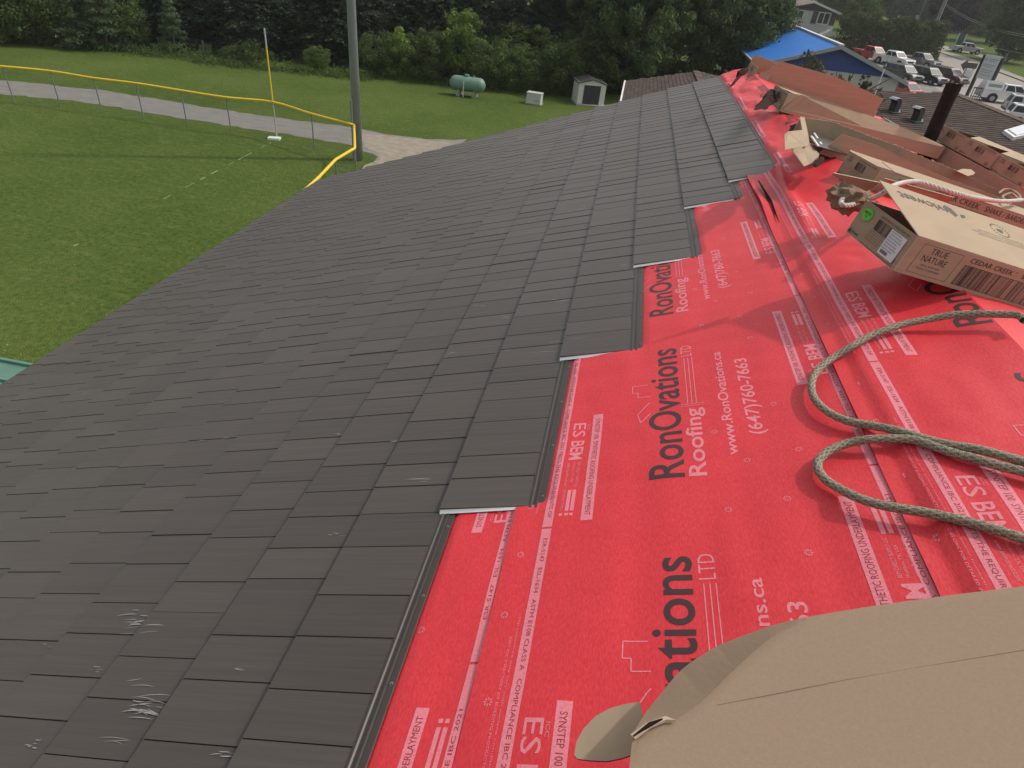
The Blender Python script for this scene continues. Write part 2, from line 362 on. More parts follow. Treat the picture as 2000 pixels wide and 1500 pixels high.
# -------- prints (2D shapes in roof coordinates draped on the sheet)
_tc = {}
def text2d(s, bold=0.0):
    if (s, bold) in _tc: return _tc[(s, bold)]
    cu = bpy.data.curves.new('t', 'FONT'); cu.body = s; cu.resolution_u = 5 if bold > .009 else 2; cu.offset = bold; cu.fill_mode = 'FRONT'
    o = bpy.data.objects.new('t', cu); C.objects.link(o)
    dg = bpy.context.evaluated_depsgraph_get(); me = bpy.data.meshes.new_from_object(o.evaluated_get(dg))
    V = np.array([v.co[:2] for v in me.vertices]); Fc = [tuple(p.vertices) for p in me.polygons]
    bpy.data.objects.remove(o); bpy.data.curves.remove(cu); bpy.data.meshes.remove(me)
    V = (V-V.min(0))/(V.max(0)-V.min(0)); _tc[(s, bold)] = (V, Fc); return V, Fc
class Print:
    def __init__(s): s.v = []; s.f = []
    def text(s, st, y0, y1, v0, v1, bold=0.0):
        """reading from y0 to y1, glyph bottoms at v0 and tops at v1"""
        V, Fc = text2d(st, bold); k = len(s.v)
        s.v += [(v0+(v1-v0)*b, y0+(y1-y0)*a) for a, b in V]; s.f += [tuple(i+k for i in f) for f in Fc]
    def rect(s, v0, v1, y0, y1, n=1):
        ny = max(1, int(abs(y1-y0)/.04)); k = len(s.v)
        for j in range(ny+1):
            for v in (v0, (v0+v1)/2, v1): s.v.append((v, y0+(y1-y0)*j/ny))
        for j in range(ny):
            for i in (0, 1): s.f.append((k+j*3+i, k+j*3+i+1, k+j*3+i+4, k+j*3+i+3))
    def line(s, pts, wd=.004):
        for (a, b), (c, d) in zip(pts, pts[1:]):
            L = math.hypot(c-a, d-b); nx, ny = -(d-b)/L*wd/2, (c-a)/L*wd/2
            m = max(1, int(L/.05)); k = len(s.v)
            for j in range(m+1):
                t = j/m; s.v += [(a+(c-a)*t+nx, b+(d-b)*t+ny), (a+(c-a)*t-nx, b+(d-b)*t-ny)]
            s.f += [(k+2*j, k+2*j+1, k+2*j+3, k+2*j+2) for j in range(m)]
    def rose(s, v, y, r=.013):
        for q in range(8):
            a = q*PI/4; k = len(s.v)
            s.v += [(v+math.cos(a-.22)*r, y+math.sin(a-.22)*r), (v+math.cos(a+.22)*r, y+math.sin(a+.22)*r), (v+math.cos(a)*r*.3, y+math.sin(a)*r*.3)]
            s.f.append((k, k+1, k+2))
    def build(s, name, m, roll, parent, lift=.0022, ylim=(-.15, 11), vlim=(-9, 9)):
        bm = bmesh.new(); vv = [bm.verts.new((a, b, 0)) for a, b in s.v]
        for f in s.f:
            ys = [s.v[i][1] for i in f]; vx = [s.v[i][0] for i in f]
            if min(ys) < ylim[0] or max(ys) > ylim[1] or min(vx) < vlim[0] or max(vx) > vlim[1]: continue
            try: bm.faces.new([vv[i] for i in f])
            except ValueError: pass
        for _ in range(3):
            ed = [e for e in bm.edges if e.calc_length() > .028]
            if ed: bmesh.ops.subdivide_edges(bm, edges=ed, cuts=1)
            bmesh.ops.triangulate(bm, faces=[f for f in bm.faces if len(f.verts) > 4])
        for v in bm.verts:
            if roll >= 0: p = RV(v.co.x, v.co.y, ROLL_OFF[roll]+lift+hs(v.co.x, v.co.y, roll))-CL
            v.co = p
        lo = [v for v in bm.verts if not v.link_faces]
        bmesh.ops.delete(bm, geom=lo, context='VERTS')
        bmesh.ops.recalc_face_normals(bm, faces=bm.faces)
        me = bpy.data.meshes.new(name); bm.to_mesh(me); bm.free(); me.materials.append(m)
        return tag(link(name, me, parent), kind='stuff')
PER = 1.335
def roll_print(roll, w0, ph, parent, ymin, ymax, vlim=(-9, 9)):
    """w0: v of the roll's lower edge; ph: y where one RonOvations begins"""
    pk, bk, dr = Print(), Print(), Print()
    k0 = int(math.floor((ymin-ph)/PER))-1; k1 = int(math.ceil((ymax-ph)/PER))+1
    for k in range(k0, k1):
        y = ph+k*PER
        bk.text('RonOvations', y, y+.96, w0+.638, w0+.504, .012)
        pk.text('Roofing', y, y+.43, w0+.735, w0+.650, .016)
        pk.text('LTD', y+.865, y+.965, w0+.706, w0+.655)
        for c in (.668, .686, .704): pk.line([(w0+c, y+.47), (w0+c, y+.85)], .0035)
        pk.text('www.RonOvations.ca', y+.107, y+.862, w0+.835, w0+.793, .014)
        pk.text('(647)760-7663', y+.218, y+.775, w0+.957, w0+.886, .014)
        # little house-roof outline above the name
        pk.line([(w0+.51, y+.43), (w0+.47, y+.37), (w0+.455, y+.43), (w0+.50, y+.50), (w0+.51, y+.51)])
        pk.line([(w0+.51, y+.56), (w0+.455, y+.56), (w0+.455, y+.60), (w0+.43, y+.60), (w0+.43, y+.655), (w0+.50, y+.655)])
        pk.line([(w0+.64, y+.452), (w0+.735, y+.452)], .003); pk.line([(w0+.64, y+.465), (w0+.735, y+.465)], .003)
        # left strip group (reads towards the camera)
        t = y+.467
        pk.rect(w0+.260, w0+.304, t-.655, t)
        dr.text('SYNSTEP 100  SYNTHETIC ROOFING UNDERLAYMENT', t-.03, t-.63, w0+.272, w0+.293)
        pk.text('ES', t-.05, t-.145, w0+.176, w0+.232, .008); pk.text('ICC', t-.06, t-.10, w0+.238, w0+.250)
        pk.text('BEM', t-.17, t-.30, w0+.176, w0+.232, .02)
        pk.text('BEM DIRECT SUPPLY LLC', t-.32, t-.47, w0+.218, w0+.230); pk.text('Houston, TX, USA', t-.32, t-.44, w0+.198, w0+.210); pk.text('www.bemdirect.com', t-.32, t-.46, w0+.176, w0+.189)
        for c, wd in ((.222, .014), (.203, .014)): pk.rect(w0+c-wd/2, w0+c+wd/2, t-.60, t-.485); pk.rect(w0+c-wd/2, w0+c+wd/2, t-.625, t-.612)
        pk.text('ROOFING SUPPLY', t-.485, t-.60, w0+.178, w0+.188); pk.rect(w0+.176, w0+.188, t-.625, t-.612)
        # right strip group (reads away from the camera)
        t = y+.52
        pk.rect(w0+1.110, w0+1.152, t, t+.655)
        dr.text('SYNSTEP 100  SYNTHETIC ROOFING UNDERLAYMENT', t+.03, t+.63, w0+1.142, w0+1.121)
        pk.text('ES', t+.05, t+.145, w0+1.243, w0+1.187, .008); pk.text('ICC', t+.06, t+.10, w0+1.181, w0+1.169)
        pk.text('BEM', t+.17, t+.30, w0+1.243, w0+1.187, .02)
        pk.text('BEM DIRECT SUPPLY LLC', t+.32, t+.47, w0+1.199, w0+1.187); pk.text('Houston, TX, USA', t+.32, t+.44, w0+1.219, w0+1.207); pk.text('www.bemdirect.com', t+.32, t+.46, w0+1.243, w0+1.230)
        for c, wd in ((.197+1., .014), (1.218, .014)): pk.rect(w0+c-wd/2, w0+c+wd/2, t+.485, t+.60); pk.rect(w0+c-wd/2, w0+c+wd/2, t+.612, t+.625)
        # long lap stripes
        q = y+.467-.68
        pk.rect(w0+.120, w0+.157, q+.004, q+PER-.004); pk.rect(w0+1.238, w0+1.266, q+.2, q+PER+.192)
        dr.text('ESR-5147   ESL-1634   ASTM E108 CLASS A   COMPLIANCE IBC 2021 MEETS THE REQUIREMENTS OF', q+PER-.05, q+.05, w0+.131, w0+.148)
        dr.text('ESR-5147   ESL-1634   ASTM E108 CLASS A   COMPLIANCE IBC 2021', q+.35, q+PER+.05, w0+1.258, w0+1.245)
        pk.text('VISIT ICC DIRECTORY OF BUILDING PRODUCTS WWW.ICC-ES.ORG FOR DETAILED INFORMATION', q+PER-.45, q+.08, w0+.083, w0+.091)
        pk.text('Slip resistance may vary with surface condition, weather and/or footwear.', q+PER-.38, q+.2, w0+.099, w0+.107)
        for j, (dv, dy) in enumerate(((.06, .1), (.055, .38), (.06, .66), (.05, .95), (.06, 1.2), (.77, .02), (.76, .45), (.86, .27), (.90, .86), (.96, .05), (1.0, .60), (.98, 1.15), (1.04, .30))):
            pk.rose(w0+dv, y-.2+dy)
    a = pk.build('printed_lettering', M_pink, roll, parent, .0008, (ymin, ymax), vlim)
    b = bk.build('printed_lettering', M_black, roll, parent, .0010, (ymin, ymax), vlim)
    c = dr.build('printed_lettering', M_dred, roll, parent, .0013, (ymin, ymax), vlim)
roll_print(0, -2.02, 1.09, roll0, .3, 2.2, (-1.2, -.73))
roll_print(1, -.75, 1.82, roll1, .3, 9.9, (-.75, .52))
roll_print(2, .52, 2.61, roll2, .3, 9.9, (.53, VR-.003))
# small nail-head cuts and a slit in the sheet
mesh('slit', [RV(*p)-CL for p in ((.565, 5.02, .055), (.575, 5.02, .055), (.588, 4.5, .062), (.575, 4.1, .032), (.565, 4.5, .062))], [(0, 1, 2, 3, 4)], mat('dark_slit', (.02, .01, .012), .9), roll2)

# -------- metal shingles
CO = .3615
ENDS = [5.28, 4.85, 3.89, 2.82, 1.73, .62, -.5]
course_top = [.745-CO*k for k in range(19)]
def y_end(k): return ENDS[k] if k < len(ENDS) else -1.0
shing = []
random.seed(11)
SEQ = [.239, .168, .177, .157, .190, .158]
def shake_mesh(L, wdt, var):
    """one stamped shake: lower edge proud, near edge stepped; origin at its upper near corner, x up-slope, y away"""
    rn = random.Random(var)
    t_lo, t_hi = .0235, .0035
    st = .0014+.0011*rn.random()
    a = .003
    v = [(0, 0, t_hi+st), (0, L-a, t_hi), (-wdt, 0, t_lo+st), (-wdt, L-a, t_lo),
         (0, 0, -.006), (0, L-a, -.006), (-wdt, 0, -.001), (-wdt, L-a, -.001),
         (-wdt+.006, 0, t_lo+st), (-wdt+.006, L-a, t_lo)]
    f = [(0, 8, 9, 1), (8, 2, 3, 9), (2, 6, 7, 3), (0, 4, 6, 2, 8), (1, 9, 3, 7, 5)]
    v += [(-wdt-.004, .001, t_lo-.005), (-wdt-.004, .010, t_lo-.005), (-wdt+.004, .003, t_lo+st+.0012), (-wdt+.004, -.003, t_lo+st+.0012)]
    f += [(10, 11, 12, 13)]
    me = bpy.data.meshes.new('roof_shingle'); me.from_pydata(v, [], f)
    me.materials.append(M_metal); me.materials.append(M_bare)
    me.polygons.foreach_set('material_index', [0]*5+[1])
    return me, v, f
cache = {}
for k in range(19):
    vt = course_top[k]; y = y_end(k) + (0 if k < 6 else 0)
    i = (k*2) % 6
    if k >= 6: y = -1.0-random.random()*.2
    off_k = 0
    while y < Y1:
        L = SEQ[(i+k*2) % 6]+random.choice((-.012, 0, .012))
        L = round(L, 3)
        full_L = L
        if y+L > Y1: L = round(Y1-y-.02*random.random(), 3)
        if L > .03 and vt > -5.9: shing.append((vt, y, L, k))
        y += full_L; i += 1
def proj(p):
    q = RM.T@(np.array(p)-CAM)
    return (CX+F_*q[0]/q[2], CY+F_*q[1]/q[2], q[2]) if q[2] > .1 else None
def scr_area(vt, y, L):
    P = [proj(RV(v, yy, .01)) for v, yy in ((vt, y), (vt, y+L), (vt-CO, y+L), (vt-CO, y))]
    if any(p is None for p in P): return 0
    cx = sum(p[0] for p in P)/4; cy = sum(p[1] for p in P)/4
    if not (-60 < cx < 2000 and -20 < cy < 1560): return 0
    return abs(sum(P[i][0]*P[(i+1) % 4][1]-P[(i+1) % 4][0]*P[i][1] for i in range(4)))/2
ranked = sorted(shing, key=lambda s: -scr_area(*s[:3]))
single = ranked[:300]; rest = ranked[300:]
Rm = Matrix(((U1[0], 0, N1[0]), (0, 1, 0), (U1[2], 0, N1[2])))
def smesh(L, k=0):
    key = (L, random.randrange(2), k == 18)
    if key not in cache: cache[key] = shake_mesh(L, CO+.004 if k < 18 else .20, int(L*1000)+key[1])
    return cache[key]
for vt, y, L, k in single:
    me, _, _ = smesh(L, k); o = bpy.data.objects.new('roof_shingle', me); C.objects.link(o); o.parent = club
    p = RV(vt, y, .004+random.uniform(0, .0012))-CL
    M_ = Rm.copy()
    # some shakes sit slightly lifted on one side
    M_ = M_ @ Matrix.Rotation(random.gauss(0, .0035)+(.012 if random.random() < .06 else 0), 3, 'X')
    o.matrix_local = Matrix.Translation(Vector(p))@M_.to_4x4()
sv, sf, sm = [], [], []
for vt, y, L, k in rest:
    me, v, f = smesh(L, k); q = len(sv); t = random.gauss(0, .0035)
    for a in v:
        sv.append(RV(vt+a[0], y+a[1], .004+a[2]+t*a[1])-CL)
    sf += [tuple(i+q for i in g) for g in f]; sm += [random.choice((0, 2, 3))]*(len(f)-1)+[1]
tag(mesh('roof_shingle', sv, sf, [M_metal, M_bare, M_metal2, M_metal3], club, mi=sm), kind='stuff')
# pale cut ends, nailing flanges with screws
for k in range(6):
    vt = course_top[k]; ye = y_end(k)
    b = MB()
    pts = [RV(vt-.01, ye-.001, .008)-CL, RV(vt-CO-.004, ye-.001, .0235)-CL, RV(vt-CO-.006, ye-.014, .012)-CL, RV(vt-.01, ye-.012, .004)-CL, RV(vt-.01, ye+.03, .001)-CL, RV(vt-CO, ye+.03, .006)-CL]
    b.add(pts, [(0, 1, 2, 3), (3, 2, 5, 4)]); b.build('cut_end', M_bare, club)
    yb = y_end(k-1) if k else Y1
    if k == 0: ya_ = ye-.02
    else: ya_ = ye-.01
    fl = MB(); prof = [(-.006, .004), (0, .011), (.010, .013), (.014, .008), (.026, .008), (.028, .0125), (.033, .0125), (.035, .006), (.058, .0055), (.060, .001)]
    n = len(prof); st_ = 2
    vv = [RV(vt+a, yy, h)-CL for yy in (ya_, yb+.05) for a, h in prof]
    fl.add(vv, [(i, i+1, i+1+n, i+n) for i in range(n-1)]+[tuple(range(n))])
    fo = fl.build('nailing_flange', M_metaledge, club)
    y = ya_+.06
    sc = []
    while y < yb:
        s_ = MB(); q = RV(vt+.047, y, .0055)-CL; q2 = RV(vt+.047, y, .0065)-CL; q3 = RV(vt+.047, y, .011)-CL
        s_.tube([q, q2], .0075, 8); s_.tube([q2, q3], .0045, 6, r2=.0035); s_.build('screw', M_screw, fo)
        y += .31+.03*random.random()
# scuffs of pale dust on the steel, small curved strokes
sc = MB(); random.seed(5)
def stroke(px, py, ln, ang, wd=.0022, bend=0.):
    v, y = roof_vy(px, py, .02); n = 5; pts = []; kk = course_of(v); v = min(max(v, course_top[kk]-CO+.012+ln/2), course_top[kk]-.01-ln/2)
    for i in range(n+1):
        t = i/n-.5; dv = math.cos(ang)*t*ln; dy = math.sin(ang)*t*ln+bend*(t*t)*ln
        k = (course_of(v+dv))
        pts.append((v+dv, y+dy, wd*(1-abs(2*t)**2*.8)))
    L, Rr = [], []
    for a, b_, w_ in pts:
        fr = (course_top[course_of(v)]-a)/CO; h = .0045+.0035+.020*fr+.0045
        L.append(RV(a, b_-w_, h)-CL); Rr.append(RV(a, b_+w_, h)-CL)
    sc.add(L+Rr, [(i, i+1, i+2+n, i+1+n) for i in range(n)])
def course_of(v): return max(0, min(18, int((course_top[0]-v)/CO)))
for cx, cy, num, sprx, spry, ln in ((265, 1212, 16, 26, 22, .09), (285, 1370, 16, 34, 26, .11), (250, 1445, 3, 40, 8, .14), (188, 1300, 3, 8, 10, .05), (430, 1472, 4, 20, 8, .05), (60, 1450, 5, 12, 20, .03), (470, 1308, 3, 14, 3, .03), (660, 848, 4, 14, 4, .05),
        (655, 1043, 5, 16, 9, .03), (835, 937, 4, 30, 3, .09), (770, 858, 4, 14, 3, .06), (1095, 668, 4, 20, 12, .12), (1060, 690, 3, 20, 6, .10), (975, 686, 7, 14, 6, .06), (990, 620, 3, 12, 4, .05), (1100, 585, 7, 30, 9, .08),
        (1140, 408, 12, 24, 9, .08), (1125, 490, 6, 30, 5, .07), (1222, 520, 7, 9, 6, .05), (1170, 322, 6, 10, 4, .08), (1240, 265, 3, 18, 3, .10), (1370, 290, 4, 22, 5, .12), (1310, 322, 4, 18, 4, .12), (1300, 212, 3, 8, 2, .1), (1350, 235, 3, 12, 3, .12), (1220, 430, 4, 10, 3, .08), (1232, 325, 5, 12, 12, .06), (1050, 503, 3, 4, 3, .03), (1075, 410, 4, 18, 8, .06), (985, 460, 3, 10, 4, .04), (725, 550, 3, 20, 6, .04), (700, 515, 4, 30, 5, .03), (1180, 445, 8, 30, 8, .07), (1090, 430, 6, 20, 8, .06), (1010, 560, 5, 30, 8, .06), (930, 600, 5, 24, 6, .05), (880, 690, 4, 24, 6, .06), (1290, 400, 6, 16, 6, .09), (1330, 350, 5, 16, 5, .09), (1400, 250, 4, 16, 5, .1), (560, 700, 4, 30, 8, .05), (420, 860, 3, 30, 8, .05), (90, 1260, 2, 10, 4, .04), (165, 768, 3, 4, 2, .05)):
    for _ in range(num):
        stroke(cx+random.gauss(0, sprx*.5), cy+random.gauss(0, spry*.5), ln*random.uniform(.4, 1.2), random.gauss(0, .07), random.uniform(.0005, .0019), random.gauss(-.10, .18))
tag(sc.build('scuff_marks', mat('pale_scuff', (.32, .31, .30), .8), club), kind='stuff')

# ================================================================== cardboard boxes
def rot(a, b, g):
    return np.array(Matrix.Rotation(a, 3, 'Z')@Matrix.Rotation(b, 3, 'Y')@Matrix.Rotation(g, 3, 'X'))
T = .004
class Box:
    """long shipping carton: x along its length from the visible end, y across (0 = near side), z up"""
    def __init__(s, name, o, ypr, W, H, L, label, group=None):
        s.o = np.array(o, float)+CAM; s.M = rot(*[math.radians(a) for a in ypr]); s.W, s.H, s.L = W, H, L
        s.e = empty(name, s.o); s.e.matrix_world = Matrix.Translation(Vector(s.o))@Matrix(s.M).to_4x4(); tag(s.e, label, 'cardboard box', group)
    def loc(s, p): return s.M.T@(np.array(p)-s.o)
    def panel(s, name, pts, m=None, t=T, parent=None, edge=True):
        nr = newell(pts); b = MB(); b.slab(pts, nr, t)
        k = len(pts); b.m = [0, 1]+[2]*k
        return b.build(name, [m or M_card, M_cardin, M_cardedge], parent or s.e)
    def base(s, top=False, near=True):
        W, H, L = s.W, s.H, s.L
        s.panel('bottom_panel', [(0, 0, T), (0, W, T), (L, W, T), (L, 0, T)])
        s.panel('end_panel', [(T/2, 0, T), (T/2, 0, H), (T/2, W, H), (T/2, W, T)][::-1])
        s.panel('end_panel', [(L, 0, T), (L, W, T), (L, W, H), (L, 0, H)])
        s.panel('side_panel', [(T, W, T), (T, W, H), (L-T, W, H), (L-T, W, T)])
        if near: s.side = s.panel('side_panel', [(T, 0, T), (L-T, 0, T), (L-T, 0, H), (T, 0, H)])
        if top: s.top = s.panel('top_panel', [(0, -T/2, H+T/2), (L, -T/2, H+T/2), (L, W+T/2, H+T/2), (0, W+T/2, H+T/2)])
    def prints(s, items, O, U, V, parent=None, m=None, name='printed_lettering', lift=.0012):
        """items: (kind, args) in the 2D frame O + a*U + b*V"""
        O, U, V = map(lambda q: np.array(q, float), (O, U, V)); nrm = nz(np.cross(U, V))
        P = []; Fc = []
        def pt(a, b): return O+U*a+V*b+nrm*lift
        for it in items:
            k = len(P)
            if it[0] == 't':
                _, st, a0, a1, b0, b1 = it[:6]; Vv, Ff = text2d(st, it[6] if len(it) > 6 else 0.)
                P += [pt(a0+(a1-a0)*x, b0+(b1-b0)*y) for x, y in Vv]; Fc += [tuple(i+k for i in f) for f in Ff]
            elif it[0] == 'l':
                _, a0, b0, a1, b1, wd = it; L = math.hypot(a1-a0, b1-b0); nx, ny = -(b1-b0)/L*wd/2, (a1-a0)/L*wd/2
                P += [pt(a0+nx, b0+ny), pt(a0-nx, b0-ny), pt(a1-nx, b1-ny), pt(a1+nx, b1+ny)]; Fc.append((k, k+1, k+2, k+3))
            elif it[0] == 'r':
                _, a0, b0, a1, b1 = it; P += [pt(a0, b0), pt(a1, b0), pt(a1, b1), pt(a0, b1)]; Fc.append((k, k+1, k+2, k+3))
            elif it[0] == 'p':
                P += [pt(a, b) for a, b in it[1]]; Fc.append(tuple(range(k, k+len(it[1]))))
        o_ = mesh(name, P, Fc, m or M_ink, parent or s.e)
        return tag(o_, kind='stuff') if name == 'printed_lettering' else o_
def grain(a0, a1, b0, b1, n, seed):
    """line drawing of a row of shakes"""
    rn = random.Random(seed); it = [('l', a0, b0, a1, b0, .0016), ('l', a0, b1, a1, b1, .0016), ('l', a0, b0, a0, b1, .0016), ('l', a1, b0, a1, b1, .0016)]
    a = a0
    while a < a1-.004:
        if rn.random() < .25: wd = rn.uniform(.003, .005)
        else: wd = rn.uniform(.0006, .0016)
        it.append(('l', a+.002, b0, a+.002, b1, wd)); a += rn.uniform(.004, .012)*(a1-a0)/(.01*n)*.6
    return it
def end_art(bx, parent=None, scale=1.):
    W, H = bx.W, bx.H
    # seen from outside the end (x<0): horizontal axis runs from far side (y=W) to near side (y=0)
    O, U, V = (-T/2, W, 0), (0, -1, 0), (0, 0, 1)
    it = [('t', 'CEDAR CREEK SHAKE / BARDEAU CEDAR CREEK', W*.38, W*.92, H*.86, H*.92), ('t', 'TRUE', W*.10, W*.2, H*.78, H*.88), ('t', 'NATURE', W*.08, W*.22, H*.66, H*.75)]
    it += grain(W*.38, W*.64, H*.52, H*.80, 14, 3)
    for q in range(5): it.append(('t', 'Metal roofing / toiture en metal', W*.34, W*(.60+.03*(q % 2)), H*(.44-.06*q), H*(.475-.06*q)))
    it += [('t', 'vicwest', W*.09, W*.22, H*.10, H*.18, .01), ('p', [(W*.02, H*.08), (W*.05, H*.20), (W*.065, H*.14), (W*.085, H*.22), (W*.06, H*.06)]), ('l', W*.30, H*.06, W*.95, H*.06, .0015)]
    it += [('t', 'LI', W*.86, W*.93, H*.10, H*.27, .02)]
    return bx.prints(it, O, U, V)

# --- box A: nearest, lid half raised, label and green sticker on its end
A_ = Box('open_cardboard_box', (1.279, 2.825, -.999), (14.8, 12.1, 2.2), .42, .168, 1.75, 'open carton in front, white label and green round sticker on its end')
A_.base(); W, H, L = A_.W, A_.H, A_.L
th = math.radians(12.5)
def lidp(x, w_, dz=0.): return (x, w_*math.cos(th)-dz*math.sin(th), H+.003+w_*math.sin(th)+dz*math.cos(th))
lid = A_.panel('lid', [lidp(0, 0), lidp(L, 0), lidp(L, .43), lidp(0, .43)])
A_.panel('tuck_flap', [(-.003, .455, H+.030), (-.003, .405, H+.092), (-.235, .42, H+.066), (-.235, .43, H+.056)])
O, U, V = lidp(0, 0, T/2), (1, 0, 0), (0, math.cos(th), math.sin(th))
# the lid print is upside down to the viewer
def flip(items, cx):  # rotate by 180 degrees in the lid plane
    out = []
    for it in items:
        if it[0] == 't': out.append((it[0], it[1], cx-it[2], cx-it[3], .43-it[4], .43-it[5])+tuple(it[6:]))
        elif it[0] == 'l': out.append(('l', cx-it[1], .43-it[2], cx-it[3], .43-it[4], it[5]))
        elif it[0] == 'r': out.append(('r', cx-it[1], .43-it[2], cx-it[3], .43-it[4]))
        else: out.append(('p', [(cx-a, .43-b) for a, b in it[1]]))
    return out
its = [('t', 'vicwest', 1.42, 1.68, .055, .115, .012), ('p', [(1.36, .05), (1.345, .10), (1.375, .125), (1.395, .085), (1.41, .11), (1.415, .06), (1.39, .035)]), ('p', [(1.29, .075), (1.30, .10), (1.33, .115), (1.325, .085)])]
for q, (aa, wd) in enumerate(((1.02, .26), (.98, .34), (1.0, .30), (.72, .22))): its.append(('t', 'SUSTAINABLE METAL ROOFING / TOITURE METALLIQUE DURABLE', aa-.02, aa+wd, .175+.021*q, .187+.021*q))
for q, (aa, wd) in enumerate(((.62, .3), (.60, .34), (.64, .26))): its.append(('t', 'MADE IN CANADA / FABRIQUE AU CANADA', aa, aa+wd, .14+.021*q, .152+.021*q))
cx_, cy_ = 1.10, .115
for q in range(20):
    a = q*PI/10; its.append(('l', cx_+.045*math.cos(a), cy_+.045*math.sin(a), cx_+.053*math.cos(a+.1), cy_+.053*math.sin(a+.1), .006))
its.append(('p', [(cx_-.02, cy_-.005), (cx_-.012, cy_+.012), (cx_, cy_+.024), (cx_+.012, cy_+.012), (cx_+.022, cy_-.004), (cx_+.008, cy_-.012), (cx_-.01, cy_-.013)]))
rn = random.Random(8)
for q in range(46):   # curved shake drawing
    a = .62+q*.0085; its.append(('l', a, .22, a-.05, .30, .0012 if rn.random() < .7 else .0035)); its.append(('l', a-.05, .30, a-.13, .385, .0012 if rn.random() < .7 else .003))
its.append(('t', 'CEDAR CREEK', .55, .75, .395, .415, .01))
A_.prints(flip(its, L), O, U, V, parent=lid)
# near side art
its = [('l', .055, .02, .055, .15, .0014), ('l', .055, .15, .265, .15, .0014), ('l', .265, .15, .265, .02, .0014), ('l', .055, .02, .265, .02, .0014),
       ('t', 'TRUE', .105, .195, .115, .142), ('t', 'NATURE', .085, .215, .078, .106), ('t', 'METAL ROOF TILES', .10, .20, .058, .065), ('t', 'TUILES DE TOITURE EN METAL', .085, .215, .042, .049),
       ('t', 'CEDAR CREEK', .31, .55, .130, .152, .008), ('t', 'TM', .556, .57, .145, .152), ('t', 'SHAKE / BARDEAU', .60, .90, .130, .152, .008)]
its += grain(.30, .74, .022, .116, 44, 12)
A_.prints(its, (0, -T/2, 0), (1, 0, 0), (0, 0, 1), parent=A_.side)
end_art(A_)
O, U, V = (-T/2, W, 0), (0, -1, 0), (0, 0, 1)
lab = A_.prints([('r', W*.64, H*.12, W*.92, H*.80)], O, U, V, m=M_label, name='shipping_label', lift=.002)
it = []
for q in range(7): it.append(('t', 'ORDER 36 PCS TRUE NATURE', W*.66, W*(.84+.02*(q % 3)), H*(.74-.075*q), H*(.775-.075*q)))
for q in range(14): it.append(('l', W*.67+q*.004, H*.17, W*.67+q*.004, H*.26, .0012+.001*(q % 3)))
A_.prints(it, O, U, V, parent=lab, lift=.003)
st = [(W*.165+.040*math.cos(a), H*.72+.030*math.sin(a)) for a in np.linspace(0, 2*PI, 24, endpoint=False)]
stk = A_.prints([('p', st)], O, U, V, m=M_green, name='round_sticker', lift=.002)
A_.prints([('t', 'INSPECTED', W*.165-.026, W*.165+.026, H*.72, H*.72+.012, .01), ('t', 'OK', W*.165-.008, W*.165+.008, H*.64, H*.64+.01)], O, U, V, parent=stk, lift=.003)

# --- box B behind it: top slot open, rope across
B_ = Box('cardboard_box', (1.685, 4.554, -1.112), (17.4, 11.9, 1.6), .39, .170, 1.70, 'long carton behind the front one, dark open slot in its top')
B_.base(); W, H, L = B_.W, B_.H, B_.L
B_.panel('top_flap', [(.10, -T, H+T), (L, -T, H+T), (L, W*.44, H+.02), (.10, W*.40, H+.02)])
B_.panel('top_flap', [(.0, W+T, H+T), (L, W+T, H+T), (L, W*.75, H-.03), (.0, W*.75, H-.03)][::-1])
B_.panel('crushed_flap', [(.02, -T, .02), (.02, -.05, H*.75), (.55, -.09, H*.9), (.60, -T-.002, .03)])
B_.prints([('t', 'TRUE', .16, .30, .105, .145), ('t', 'NATURE', .13, .31, .050, .092), ('t', 'CEDAR CREEK', .48, .88, .118, .155, .008), ('t', 'SHAKE / BARDEAU', .93, 1.36, .118, .155, .008)]+grain(.46, 1.0, .02, .10, 50, 4), (0, -T/2, 0), (1, 0, 0), (0, 0, 1), parent=B_.side)
end_art(B_)
b = MB()
for q, (yy, zz) in enumerate(((.16, .02), (.20, .05), (.24, .035))): b.box(.03, L-.05, yy, yy+.012, zz, H-.02)
o = b.build('metal_shingle_stack', M_metal); o.matrix_world = B_.e.matrix_world; tag(o, 'dark brown metal shingles packed inside the open carton with the rope across it', 'roof shingles')

# --- box D : long open tray behind the torn one
def lofted_tray(name, O, sections, label, closed_end=True, W=.42, group=None):
    """sections: list of (B near-bottom, N near rim, T far rim) world points; far bottom below T"""
    e = empty(name, O); tag(e, label, 'cardboard box', group)
    O = np.array(O, float)
    nb, nr, ft, fb = [], [], [], []
    for Bp, Np, Tp in sections:
        nb.append(Bp-O); nr.append(Np-O); ft.append(Tp-O)
        q = np.array(Tp)-N2*np.dot(N2, np.array(Tp)-np.array(Bp)); fb.append(q-O)
    def strip(nm, A, Bq, out):
        m = MB(); k = len(A)
        for i in range(k-1):
            q = [A[i], A[i+1], Bq[i+1], Bq[i]]; nrm = nz(np.cross(q[1]-q[0], q[3]-q[0]))
            m.slab(q, nrm, T); m.m[-6:] = [0, 1, 2, 2, 2, 2]
        return m.build(nm, [M_card, M_cardin, M_cardedge], e)
    near = strip('side_panel', nb, nr, 1)
    strip('side_panel', fb[::-1], ft[::-1], 1)
    strip('bottom_panel', fb, nb, 1)
    for i in ((0,) if not closed_end else (-1,)):
        m = MB(); q = [nb[i], nr[i], ft[i], fb[i]]; q = q if i == 0 else q[::-1]
        m.slab(q, newell(q), T); m.build('end_panel', [M_card], e)
    return e, O, near
def OB(px, py, off=0.): return on_back(px, py, off)
def D_at(x, y, z): return D_b.o+D_b.M@np.array([x, y, z])
